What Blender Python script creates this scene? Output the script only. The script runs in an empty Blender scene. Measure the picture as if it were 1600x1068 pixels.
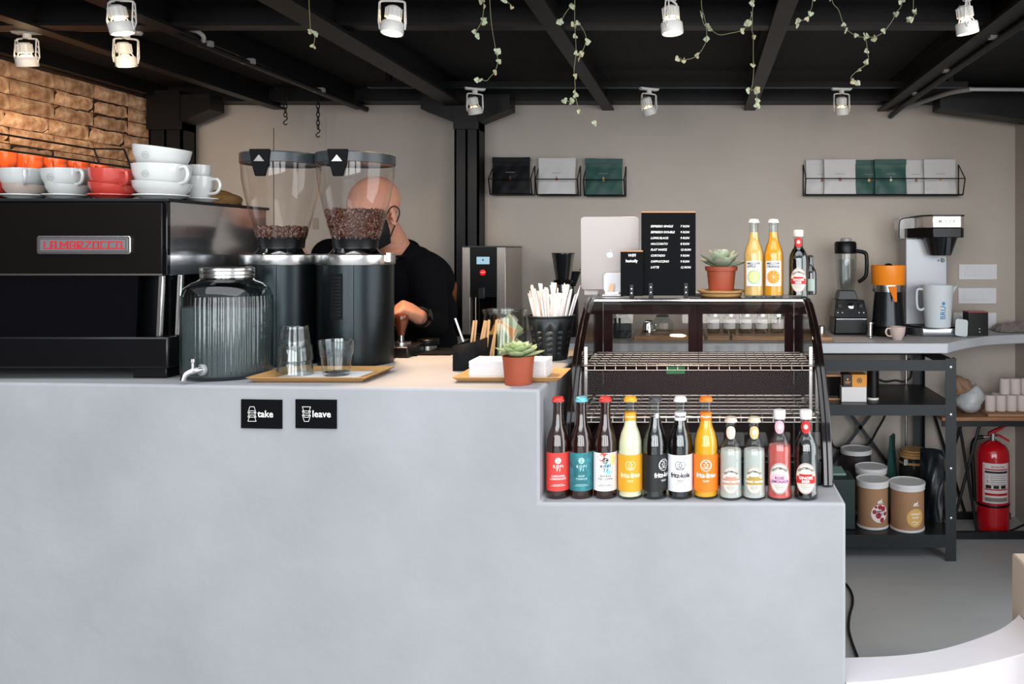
import bpy, bmesh, math, random
from mathutils import Vector, Matrix, Euler
random.seed(7)
C = bpy.context.scene.collection
S = bpy.context.scene
PI = math.pi
# ---------------------------------------------------------------- camera, world, lights, exposure
CAMZ = 1.45; FPX = 1300.0; VX, VY = 1095.0, 388.0
cd = bpy.data.cameras.new('camera'); cam = bpy.data.objects.new('camera', cd); C.objects.link(cam)
cam.location = (0, 0, CAMZ); cam.rotation_euler = (PI/2, 0, 0)
cd.sensor_width = 36; cd.sensor_fit = 'HORIZONTAL'; cd.lens = FPX/1600*36
cd.shift_x = -(VX-800)/1600; cd.shift_y = -(534-VY)/1600
cd.clip_start = 0.05
S.camera = cam
S.view_settings.view_transform = 'Standard'; S.view_settings.look = 'None'
S.view_settings.exposure = 0.0; S.view_settings.gamma = 1.0; S.view_settings.use_curve_mapping = False
S.cycles.use_denoising = True
S.cycles.max_bounces = 10; S.cycles.transparent_max_bounces = 24; S.cycles.transmission_bounces = 10
S.cycles.caustics_refractive = False; S.cycles.caustics_reflective = False; S.cycles.sample_clamp_indirect = 2; S.cycles.denoising_prefilter = 'ACCURATE'
w = bpy.data.worlds.new('daylight'); S.world = w; w.use_nodes = True
bg = w.node_tree.nodes['Background']; bg.inputs[0].default_value = (.76, .81, .88, 1); bg.inputs[1].default_value = 0.75
def area(name, loc, rot, sx, sy, power, col):
    l = bpy.data.lights.new(name, 'AREA'); l.shape = 'RECTANGLE'; l.size = sx; l.size_y = sy; l.energy = power; l.color = col
    o = bpy.data.objects.new(name, l); C.objects.link(o); o.location = loc; o.rotation_euler = rot; return o
# assumed daylight from an unseen shop front behind the camera: lamps as tall panes
for i, (x, wd, pw) in enumerate(((-3.2, 1.5, 200), (-1.3, 1.5, 215), (.6, 1.5, 215), (2.5, 1.5, 215))):
    area('assumed_daylight', (x*1.9, -7.5, 2.6), (PI/2*1.0, 0, 0), wd*1.9, 4.6, pw*1.5, (.96, .98, 1.0))
# added overhead fill lamp to brighten counter tops and floor, no known source
area('overhead_fill', (.2, -.3, 5.4), (.42, 0, 0), 8, 4.2, 290, (.95, .97, 1.0))
# added fill lamp right of frame to brighten aisle and floor; glazing only assumed
area('assumed_daylight', (3.2, 1.5, 1.45), (PI/2, 0, PI/2-.35), 3.0, 2.6, 95, (.95, .97, 1.0))
SPOTS = []   # filled by the spotlights themselves further down

# ---------------------------------------------------------------- helpers
def P(px, py, Y): return Vector(((px-VX)/FPX*Y, Y, CAMZ-(py-VY)/FPX*Y))
def X(px, Y): return (px-VX)/FPX*Y
def Z(py, Y): return CAMZ-(py-VY)/FPX*Y
def lin(c):
    if isinstance(c, str):
        c = c.lstrip('#'); c = [int(c[i:i+2], 16)/255 for i in (0, 2, 4)]
        c = [x/12.92 if x <= .04045 else ((x+.055)/1.055)**2.4 for x in c]
    return (c[0], c[1], c[2], 1)
_M = {}
def mat(name, col='#808080', rough=.5, metal=0, bump=0, bscale=40, var=0, vscale=6, trans=0, ior=1.45, emit=0, ecol=None, spec=.5, coat=0, aniso=0, stretch=None, rnd=0, col2=None, sheen=0, alpha=1, sss=0):
    if name in _M: return _M[name]
    m = bpy.data.materials.new(name); _M[name] = m; m.use_nodes = True
    nt = m.node_tree; b = nt.nodes['Principled BSDF']; L = nt.links.new
    b.inputs['Base Color'].default_value = lin(col); b.inputs['Roughness'].default_value = rough; b.inputs['Metallic'].default_value = metal
    b.inputs['Transmission Weight'].default_value = trans; b.inputs['IOR'].default_value = ior
    b.inputs['Specular IOR Level'].default_value = spec; b.inputs['Coat Weight'].default_value = coat; b.inputs['Coat Roughness'].default_value = .08
    b.inputs['Alpha'].default_value = alpha
    if sheen: b.inputs['Sheen Weight'].default_value = sheen
    if sss: b.inputs['Subsurface Weight'].default_value = sss; b.inputs['Subsurface Scale'].default_value = .01
    if emit: b.inputs['Emission Strength'].default_value = emit; b.inputs['Emission Color'].default_value = lin(ecol or col)
    if bump or var:
        tc = nt.nodes.new('ShaderNodeTexCoord'); src = tc.outputs['Object']
        if stretch:
            mp = nt.nodes.new('ShaderNodeMapping'); mp.inputs['Scale'].default_value = stretch; L(src, mp.inputs[0]); src = mp.outputs[0]
    if var:
        n = nt.nodes.new('ShaderNodeTexNoise'); n.inputs['Scale'].default_value = vscale; n.inputs['Detail'].default_value = 6; L(src, n.inputs['Vector'])
        r = nt.nodes.new('ShaderNodeMapRange'); r.inputs[1].default_value = .3; r.inputs[2].default_value = .7
        L(n.outputs[0], r.inputs[0])
        mx = nt.nodes.new('ShaderNodeMix'); mx.data_type = 'RGBA'; c = lin(col)
        c2 = lin(col2) if col2 else tuple(x*(1-var) for x in c[:3])+(1,)
        mx.inputs[6].default_value = c2; mx.inputs[7].default_value = c
        L(r.outputs[0], mx.inputs[0]); L(mx.outputs[2], b.inputs['Base Color']); last = mx.outputs[2]
        if rnd:
            oi = nt.nodes.new('ShaderNodeObjectInfo'); hs = nt.nodes.new('ShaderNodeHueSaturation')
            mr = nt.nodes.new('ShaderNodeMapRange'); mr.inputs[3].default_value = 1-rnd; mr.inputs[4].default_value = 1+rnd
            L(oi.outputs['Random'], mr.inputs[0]); L(mr.outputs[0], hs.inputs['Value']); L(last, hs.inputs['Color']); L(hs.outputs[0], b.inputs['Base Color'])
    if bump:
        n = nt.nodes.new('ShaderNodeTexNoise'); n.inputs['Scale'].default_value = bscale; n.inputs['Detail'].default_value = 8; L(src, n.inputs['Vector'])
        bp = nt.nodes.new('ShaderNodeBump'); bp.inputs['Strength'].default_value = bump; bp.inputs['Distance'].default_value = .01
        L(n.outputs[0], bp.inputs['Height']); L(bp.outputs[0], b.inputs['Normal'])
    return m
def glass(name, tint='#ffffff', edge=1.0, rough=.02, dark=0.0):
    """thin-walled glass: clear face-on, mirror-like at grazing angles"""
    if name in _M: return _M[name]
    m = bpy.data.materials.new(name); _M[name] = m; m.use_nodes = True; nt = m.node_tree; nt.nodes.clear(); L = nt.links.new
    out = nt.nodes.new('ShaderNodeOutputMaterial'); mx = nt.nodes.new('ShaderNodeMixShader'); t = nt.nodes.new('ShaderNodeBsdfTransparent'); g = nt.nodes.new('ShaderNodeBsdfGlossy')
    lw = nt.nodes.new('ShaderNodeLayerWeight'); lw.inputs[0].default_value = .5
    pw = nt.nodes.new('ShaderNodeMath'); pw.operation = 'POWER'; pw.inputs[1].default_value = 4.0; L(lw.outputs['Facing'], pw.inputs[0])
    mm = nt.nodes.new('ShaderNodeMath'); mm.operation = 'MULTIPLY_ADD'; mm.inputs[1].default_value = .85*edge; mm.inputs[2].default_value = .045*min(edge, 1.5); mm.use_clamp = True
    L(pw.outputs[0], mm.inputs[0]); L(mm.outputs[0], mx.inputs[0])
    t.inputs[0].default_value = lin(tint); g.inputs['Roughness'].default_value = rough
    L(t.outputs[0], mx.inputs[1]); L(g.outputs[0], mx.inputs[2]); L(mx.outputs[0], out.inputs[0])
    return m

class MB:
    def __init__(s): s.v = []; s.f = []; s.T = Matrix.Identity(4)
    def at(s, loc=(0,0,0), rot=(0,0,0), sc=(1,1,1)):
        s.T = Matrix.Translation(loc) @ Euler(rot).to_matrix().to_4x4() @ Matrix.Diagonal((sc[0], sc[1], sc[2], 1)); return s
    def add(s, vs, fs):
        n = len(s.v); s.v += [s.T @ Vector(v) for v in vs]; s.f += [tuple(i+n for i in f) for f in fs]; return s
    def box(s, x0, x1, y0, y1, z0, z1):
        return s.add([(x,y,z) for z in (z0,z1) for y in (y0,y1) for x in (x0,x1)], [(0,2,3,1),(4,5,7,6),(0,1,5,4),(2,6,7,3),(0,4,6,2),(1,3,7,5)])
    def cbox(s, c, d): return s.box(c[0]-d[0]/2, c[0]+d[0]/2, c[1]-d[1]/2, c[1]+d[1]/2, c[2]-d[2]/2, c[2]+d[2]/2)
    def lathe(s, prof, seg=32, c=(0,0), close=False, rib=0, nrib=0, a0=0, a1=2*PI, rmin=.02):
        full = abs(a1-a0-2*PI) < 1e-6; n = seg if full else seg+1
        vs = []; fs = []
        for r, z in prof:
            for i in range(n):
                a = a0+(a1-a0)*i/seg; rr = r*(1+(rib*math.cos(a*nrib) if rib and r > rmin else 0))
                vs.append((c[0]+rr*math.cos(a), c[1]+rr*math.sin(a), z))
        m = len(prof)
        for j in range(m-1 + (1 if close else 0)):
            k = (j+1) % m
            for i in range(seg):
                i2 = (i+1) % n
                fs.append((j*n+i, j*n+i2, k*n+i2, k*n+i))
        return s.add(vs, fs)
    def solid(s, prof, seg=32, c=(0,0)):
        """closed solid of revolution; prof listed bottom to top on the outside"""
        return s.lathe([(1e-4, prof[0][1])]+list(prof)+[(1e-4, prof[-1][1])], seg, c)
    def cyl(s, r, z0, z1, seg=24, c=(0,0), r2=None): return s.solid([(r, z0), (r if r2 is None else r2, z1)], seg, c)
    def rod(s, a, b, r, seg=8, r2=None):
        return s.tube([a, b], r, seg, r2=r2)
    def tube(s, pts, r, seg=8, closed=False, r2=None, caps=True):
        pts = [Vector(p) for p in pts]; n = len(pts); vs = []; fs = []
        up = None
        for i, p in enumerate(pts):
            if closed: d = pts[(i+1)%n]-pts[i-1]
            else: d = (pts[min(i+1,n-1)]-pts[max(i-1,0)])
            d.normalize()
            if up is None: up = d.orthogonal().normalized()
            else:
                up = up-d*up.dot(d)
                up = up.normalized() if up.length > 1e-6 else d.orthogonal().normalized()
            q = d.cross(up); rr = r if r2 is None else r+(r2-r)*i/(n-1)
            if isinstance(r, (list, tuple)): rr = r[i]
            for k in range(seg):
                a = 2*PI*k/seg; vs.append(p+up*(rr*math.cos(a))+q*(rr*math.sin(a)))
        for i in range(n if closed else n-1):
            j = (i+1) % n
            for k in range(seg): k2 = (k+1)%seg; fs.append((i*seg+k, i*seg+k2, j*seg+k2, j*seg+k))
        if not closed and caps: fs += [tuple(range(seg-1,-1,-1)), tuple((n-1)*seg+k for k in range(seg))]
        return s.add(vs, fs)
    def ball(s, c, r, seg=16, rings=10, sc=(1,1,1)):
        vs = []; fs = []
        for j in range(rings+1):
            t = PI*j/rings
            for i in range(seg):
                a = 2*PI*i/seg; rr = max(math.sin(t), 1e-4)
                vs.append((c[0]+r*sc[0]*rr*math.cos(a), c[1]+r*sc[1]*rr*math.sin(a), c[2]-r*sc[2]*math.cos(t)))
        for j in range(rings):
            for i in range(seg): i2=(i+1)%seg; fs.append((j*seg+i, j*seg+i2, (j+1)*seg+i2, (j+1)*seg+i))
        return s.add(vs, fs)
    def prism(s, poly, a0, a1, axis='z'):
        n = len(poly)
        def q(p, a): return (p[0],p[1],a) if axis=='z' else ((a,p[0],p[1]) if axis=='x' else (p[0],a,p[1]))
        vs = [q(p,a0) for p in poly]+[q(p,a1) for p in poly]
        return s.add(vs, [tuple(range(n-1,-1,-1)), tuple(range(n,2*n))]+[(i,(i+1)%n,n+(i+1)%n,n+i) for i in range(n)])
    def flat(s, poly):   # polygon in the xz plane facing -y
        return s.add([(p[0],0,p[1]) for p in poly], [tuple(range(len(poly)))])
def obj(name, mb, m, parent=None, loc=None, bevel=0, ang=38, W=False, bseg=2, smooth=True, rot=None, solid=0, subsurf=0):
    me = bpy.data.meshes.new(name)
    off = Vector((0,0,0))
    if W and parent is not None:
        p = parent
        while p is not None: off += Vector(p.location); p = p.parent
    if W and parent is None and loc is not None: off = Vector(loc)
    me.from_pydata([tuple(Vector(v)-off) for v in mb.v], [], mb.f); me.validate()
    bm = bmesh.new(); bm.from_mesh(me); bmesh.ops.remove_doubles(bm, verts=bm.verts, dist=2e-6); bmesh.ops.recalc_face_normals(bm, faces=bm.faces); bm.to_mesh(me); bm.free()
    me.materials.append(m)
    if smooth: me.shade_smooth(); me.set_sharp_from_angle(angle=math.radians(ang))
    o = bpy.data.objects.new(name, me); C.objects.link(o)
    if parent is not None: o.parent = parent
    if loc is not None: o.location = loc
    if rot is not None: o.rotation_euler = rot
    if solid:
        d = o.modifiers.new('solid', 'SOLIDIFY'); d.thickness = solid; d.offset = 0
    if subsurf:
        d = o.modifiers.new('sub', 'SUBSURF'); d.levels = subsurf; d.render_levels = subsurf
    if bevel:
        d = o.modifiers.new('bevel', 'BEVEL'); d.width = bevel; d.segments = bseg; d.limit_method = 'ANGLE'; d.angle_limit = math.radians(32)
    return o
def tag(o, label=None, cat=None, group=None, kind=None):
    if label: o['label'] = label
    if cat: o['category'] = cat
    if group: o['group'] = group
    if kind: o['kind'] = kind
    return o
def thing(name, label, cat, loc=(0,0,0), rz=0, group=None, rot=None):
    o = bpy.data.objects.new(name, None); C.objects.link(o); o.location = loc; o.rotation_euler = rot or (0,0,rz); o.empty_display_size = .05
    return tag(o, label, cat, group)
def struct(name, mb, m, **k): o = obj(name, mb, m, **k); o['kind'] = 'structure'; return o
def kids(o): return [c for c in o.children]
def dup(o, loc=None, rz=None, label=None, rot=None, parent=None, group=None):
    c = o.copy(); C.objects.link(c)
    if parent is not None: c.parent = parent
    if loc is not None: c.location = loc
    if rz is not None: c.rotation_euler = (0,0,rz)
    if rot is not None: c.rotation_euler = rot
    if label: c['label'] = label
    if group: c['group'] = group
    for ch in kids(o):
        d = dup(ch, parent=c)
    return c
# planar lettering and marks, optionally wrapped round a cylinder of radius R (facing -y)
def text_mb(body, size, bold=0.0, align='CENTER', shear=0, space=1.0, res=2):
    cu = bpy.data.curves.new('t', 'FONT'); cu.body = body; cu.size = 1.0; cu.align_x = align; cu.align_y = 'CENTER'; cu.resolution_u = res
    cu.offset = min(bold/size, .02 if 'M' in body else .028); cu.shear = shear; cu.space_character = space
    o = bpy.data.objects.new('t', cu); C.objects.link(o)
    dg = bpy.context.evaluated_depsgraph_get(); me = bpy.data.meshes.new_from_object(o.evaluated_get(dg))
    mb = MB(); mb.v = [Vector((v.co.x*size, 0, v.co.y*size)) for v in me.vertices]; mb.f = [tuple(p.vertices) for p in me.polygons]
    bpy.data.objects.remove(o); bpy.data.curves.remove(cu); bpy.data.meshes.remove(me)
    return mb
def shift(mb, dx=0, dz=0, y=0, sx=1, sz=1):
    mb.v = [Vector((v[0]*sx+dx, v[1]+y, v[2]*sz+dz)) for v in mb.v]; return mb
def join(*ms):
    r = MB()
    for m in ms: r.add([tuple(v) for v in m.v], m.f)
    return r
def arc(mb, R, dz=0):   # bend the baseline over an arch of radius R
    mb.v = [Vector((math.sin(v[0]/R)*(R+v[2]), v[1], math.cos(v[0]/R)*(R+v[2])-R+dz)) for v in mb.v]; return mb
def wrap(mb, R, turn=0):
    """wrap planar xz geometry around a vertical cylinder (or cone if R is a function of z)"""
    out = []
    for v in mb.v:
        r = (R(v[2]) if callable(R) else R)
        a = v[0]/r+turn; rr = r-v[1]; out.append(Vector((rr*math.sin(a), -rr*math.cos(a), v[2])))
    mb.v = out; return mb
def disc(cx, cz, rx, rz=None, n=28, y=0, rings=3):
    rz = rz or rx; m = MB(); vs = [(cx, y, cz)]; fs = []
    for k in range(1, rings+1):
        for i in range(n): a = 2*PI*i/n; vs.append((cx+rx*k/rings*math.cos(a), y, cz+rz*k/rings*math.sin(a)))
    for i in range(n): fs.append((0, 1+i, 1+(i+1)%n))
    for k in range(rings-1):
        for i in range(n):
            a = 1+k*n+i; b = 1+k*n+(i+1)%n; fs.append((a, a+n, b+n, b))
    return m.add(vs, fs)
def ring(cx, cz, r0, r1, n=28, y=0, sz=1, a0=0, a1=2*PI):
    m = MB(); vs = []; fs = []
    for i in range(n+1):
        a = a0+(a1-a0)*i/n
        vs += [(cx+r0*math.cos(a), y, cz+sz*r0*math.sin(a)), (cx+r1*math.cos(a), y, cz+sz*r1*math.sin(a))]
    for i in range(n): fs.append((2*i, 2*i+1, 2*i+3, 2*i+2))
    return m.add(vs, fs)
def rect(x0, x1, z0, z1, nx=1, nz=1, y=0):
    m = MB(); vs = [(x0+(x1-x0)*i/nx, y, z0+(z1-z0)*j/nz) for j in range(nz+1) for i in range(nx+1)]
    fs = [(j*(nx+1)+i, j*(nx+1)+i+1, (j+1)*(nx+1)+i+1, (j+1)*(nx+1)+i) for j in range(nz) for i in range(nx)]
    return m.add(vs, fs)
def line(pts, w, y=0):   # thin flat strokes, cut short so that they can follow a curved surface
    m = MB()
    for k, (a, b) in enumerate(zip(pts[:-1], pts[1:])):
        dx, dz = b[0]-a[0], b[1]-a[1]; l = math.hypot(dx, dz) or 1; nx, nz = -dz/l*w/2, dx/l*w/2; ex, ez = dx/l*w/2, dz/l*w/2
        n = max(1, int(abs(dx)/.004)); y_ = y-.00002*(k % 9); p0 = (a[0]-ex, a[1]-ez); p1 = (b[0]+ex, b[1]+ez); vs = []
        for q in range(n+1):
            t = q/n; cx, cz = p0[0]+(p1[0]-p0[0])*t, p0[1]+(p1[1]-p0[1])*t; vs += [(cx+nx, y_, cz+nz), (cx-nx, y_, cz-nz)]
        m.add(vs, [(2*q, 2*q+1, 2*q+3, 2*q+2) for q in range(n)])
    return m
def rrect(w, h, r, n=5):
    pts = []
    for cx, cz, a in ((w/2-r, h/2-r, 0), (-w/2+r, h/2-r, PI/2), (-w/2+r, -h/2+r, PI), (w/2-r, -h/2+r, 1.5*PI)):
        for i in range(n+1): t = a+PI/2*i/n; pts.append((cx+r*math.cos(t), cz+r*math.sin(t)))
    return pts
def spline(pts, n=6):
    pts = [Vector(p) for p in pts]; out = []
    for i in range(len(pts)-1):
        p0, p1, p2, p3 = pts[max(i-1,0)], pts[i], pts[i+1], pts[min(i+2,len(pts)-1)]
        for k in range(n):
            t = k/n; out.append(.5*((2*p1)+(p2-p0)*t+(2*p0-5*p1+4*p2-p3)*t*t+(3*p1-p0-3*p2+p3)*t**3))
    return out+[pts[-1]]

# ---------------------------------------------------------------- materials
BLACK = mat('black metal', '#16181a', .45, .3)
MATTE = mat('matte black', '#0b0c0d', .75, spec=.15)
DARKST = mat('black plastic', '#0a0b0c', .35, spec=.3)
STEEL = mat('brushed steel', '#c9c8c6', .25, 1)
CHROME = mat('chrome', '#dcdcdc', .08, 1)
WHITE = mat('white paint', '#e8e6e2', .4)
PAPER = mat('white paper', '#dbd9da', .85)
CERAM = mat('white ceramic', '#c6c7c5', .12, coat=.5)
CLEAR = glass('clear glass', '#f4f8f8', 1.3)
WOOD = mat('light bamboo', '#c99a62', .45, var=.25, vscale=14, stretch=(1, 8, 8))
INKW = mat('white print', '#ecebe6', .6)
INKB = mat('black print', '#181818', .6)
RED = mat('red enamel', '#c3101c', .25, coat=.5)
# ================================================================ THE SETTING
ZT, ZL, ZB, YW, ZC = 1.126, .865, 1.0125, 4.5, 2.30
PLAST = mat('pale grey plaster', '#9d9ea2', .75, bump=.14, bscale=24, var=.16, vscale=2.6, col2='#8d8e91')
WALLM = mat('greige plaster wall', '#b5aca2', .85, bump=.10, bscale=90, var=.07, vscale=3)
FLOORM = mat('polished concrete floor', '#adb0b1', .45, bump=.04, bscale=30, var=.18, vscale=1.6)
CEILM = mat('black stained ceiling board', '#0b0a0b', .85, bump=.5, bscale=60, var=.5, vscale=18)
BEAM = mat('black painted steel beam', '#0e0d0e', .5, .2, bump=.05, bscale=60)
struct('floor', MB().box(-3.1, 1.9, -7.6, YW+.1, -.1, 0), FLOORM)
struct('ceiling', MB().box(-3.1, 1.9, 2.0, YW+.1, ZC, ZC+.08), CEILM)
struct('wall_back', MB().box(-3.1, 1.9, YW, YW+.1, 0, ZC), WALLM)
struct('wall_right', MB().box(1.70, 1.8, 3.0, YW, 0, ZC), WALLM)
# brick wall on the left: mortar bed with individually set bricks
MORT = mat('dark mortar', '#2b1a10', .9, bump=.3, bscale=80)
wl = struct('wall_left', MB().box(-3.1, -2.865, -2.6, YW, 0, ZC), MORT)
BRICKM = mat('limewashed tan brick', '#d3b291', .9, bump=.9, bscale=35, var=.5, vscale=22, rnd=.25, col2='#8a5834')
bvar = []
for k in range(6):
    m = MB(); nx, nz = 7, 3; L_, H_ = .2345, .0645; vs = []
    for j in range(nz+1):
        for i in range(nx+1):
            e = (i in (0, nx)) + (j in (0, nz))
            vs.append((-.0022*e+random.uniform(0, .007) if not e else -.006+random.uniform(0,.004), L_*i/nx+(random.uniform(-.001,.001)), H_*j/nz+random.uniform(-.0012,.0012)))
    n = len(vs); base = [(-.03, v[1], v[2]) for v in vs]
    fs = [(j*(nx+1)+i, j*(nx+1)+i+1, (j+1)*(nx+1)+i+1, (j+1)*(nx+1)+i) for j in range(nz) for i in range(nx)]
    rim = [i for i in range(nx+1)]+[(nx+1)*j+nx for j in range(1,nz+1)]+[(nx+1)*nz+i for i in range(nx-1,-1,-1)]+[(nx+1)*j for j in range(nz-1,0,-1)]
    m.add(vs+[base[i] for i in rim], fs+[(rim[a], rim[(a+1)%len(rim)], n+(a+1)%len(rim), n+a) for a in range(len(rim))])
    o = obj('brick', m, BRICKM, wl, smooth=False); bvar.append(o)
cnt = 0
for r in range(33):
    for c in range(8):
        y = 4.40-.238*(c+1)+.0; z = 2.225-.068*(r+1)
        if r % 7 == 3: y -= .03
        if cnt < len(bvar): o = bvar[cnt]
        else: o = bvar[random.randrange(6)].copy(); C.objects.link(o)
        cnt += 1
        o.location = (-2.858+random.uniform(-.004, .004), y, z)
# pilaster of plain plaster continuing the left wall
# black steel frame under the ceiling
t = 0
def beam(x, w, y0=2.0, y1=YW, z=2.20):
    m = MB(); m.box(x-w/2, x+w/2, y0, y1, z, z+.012); m.box(x-.006, x+.006, y0, y1, z+.012, ZC-.012); m.box(x-w/2, x+w/2, y0, y1, ZC-.012, ZC)
    return m
n = 1
for x, wd, z in ((-2.28, .06, 2.20), (-1.83, .07, 2.20), (-1.255, .10, 2.18), (-.50, .06, 2.195), (.264, .06, 2.195), (1.0, .09, 2.19)):
    struct('trim_%d' % n, beam(x, wd, z=z), BEAM); n += 1
struct('trim_%d' % n, MB().box(-2.86, 1.7, 2.82, 2.885, 2.205, 2.217).box(-2.86, 1.7, 2.848, 2.857, 2.217, ZC), BEAM); n += 1
struct('trim_%d' % n, MB().box(-2.86, 1.7, 2.0, 2.065, 2.205, 2.217).box(-2.86, 1.7, 2.028, 2.037, 2.217, ZC), BEAM); n += 1
struct('trim_%d' % n, MB().box(-2.86, 1.7, 4.38, YW, 2.225, ZC), BEAM); n += 1     # wall head beam
struct('trim_%d' % n, MB().box(-2.86, -2.80, 2.4, 4.4, 2.235, ZC), BEAM); n += 1
# columns with angled gusset brackets
def column(x0, x1, y0, y1, gl, gr):
    global n
    m = MB(); m.box(x0, x1, y0, y0+.012, 0, 2.2).box(x0, x1, y1-.012, y1, 0, 2.2).box((x0+x1)/2-.006, (x0+x1)/2+.006, y0, y1, 0, 2.2)
    m.box(x0, x0+.01, y0, y1, 0, 2.2); m.box(x1-.01, x1, y0, y1, 0, 2.2)
    m.box(x0, x1, y0-.02, y1, 2.06, 2.26)
    if gl: m.prism([(x0, 2.10), (x0-gl, 2.165), (x0-gl, 2.24), (x0, 2.24)], y0-.01, y1, 'y')
    if gr: m.prism([(x1, 2.10), (x1+gr, 2.165), (x1+gr, 2.24), (x1, 2.24)], y0-.01, y1, 'y')
    struct('trim_%d' % n, m, BEAM); n += 1
column(-1.265, -1.14, 4.27, 4.39, .17, .16)
column(-2.84, -2.67, 4.28, 4.40, 0, .15)
struct('trim_%d' % n, MB().prism([(1.699, 2.10), (1.22, 2.165), (1.22, 2.24), (1.699, 2.24)], 4.24, 4.379, 'y'), BEAM); n += 1
# recessed seam strips in the back wall's plaster (hairlines)
SEAM = mat('wall seam', '#6b635b', .9)
struct('trim_%d' % n, MB().box(X(428,YW)-.002, X(428,YW)+.002, YW-.003, YW, 1.0, 2.10), SEAM); n += 1
struct('trim_%d' % n, MB().box(X(510,YW)-.0015, X(510,YW)+.0015, YW-.002, YW, 1.0, 2.15), WALLM); n += 1
# ---- conduits
WPIPE = mat('painted conduit', '#8d8a88', .4)
def tth(name, label, cat, m, material, group=None, **k): return tag(obj(name, m, material, **k), label, cat, group)
zz = 2.235
t = thing('cable_conduit', 'thin dark conduit running under the left ceiling beam to the back wall', 'pipe', (-1.80, 3.0, 2.19))
obj('pipe', MB().tube([(-1.80, 2.86, 2.185), (-1.79, 3.4, 2.185), (-1.775, 4.42, 2.185)], .011, 10), BEAM, t, W=True)
for y in (3.02, 3.3, 3.9): obj('clamp', MB().cbox((-1.80+.01*(y-2.8), y, 2.192), (.05, .02, .02)), WPIPE, t, W=True)
t = thing('cable_conduit', 'small white conduit elbow beside the left lamp track', 'pipe', (-1.83, 2.95, 2.21))
obj('pipe', MB().tube(spline([(X(288,2.95),2.95,Z(48,2.95)),(X(305,2.95),2.95,Z(48,2.95)),(X(312,2.95),2.97,Z(54,2.95)),(X(307,2.95),2.99,Z(60,2.95))], 5), .008, 8), mat('ivory conduit','#a8a49c',.4), t, W=True)
t = thing('cable_conduit', 'grey conduit under the right ceiling beam bending down to the back wall', 'pipe', (1.03, 3.2, 2.17))
obj('pipe', MB().tube(spline([(1.045, 2.0, 2.178), (1.04, 2.8, 2.178), (1.035, 3.7, 2.178), (1.03, 4.2, 2.176), (1.02, 4.47, 2.16)], 6), .014, 10), BEAM, t, W=True)
obj('pipe', MB().tube(spline([(1.02, 4.48, 2.19), (1.14, 4.28, 2.205), (1.22, 4.1, 2.215), (1.30, 4.0, 2.215)], 6), .012, 10), WPIPE, t, W=True)
for y in (2.9, 3.45, 3.95): obj('clamp', MB().cbox((1.03, y, 2.19), (.05, .03, .02)), WPIPE, t, W=True)
t = thing('cable_conduit', 'straight pale conduit running right along the back lamp track', 'pipe', (1.4, 4.0, 2.216))
obj('pipe', MB().tube([(1.29, 4.0, 2.215), (1.699, 4.0, 2.212)], .009, 10), mat('pale conduit', '#b8b8b8', .4), t, W=True)

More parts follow.
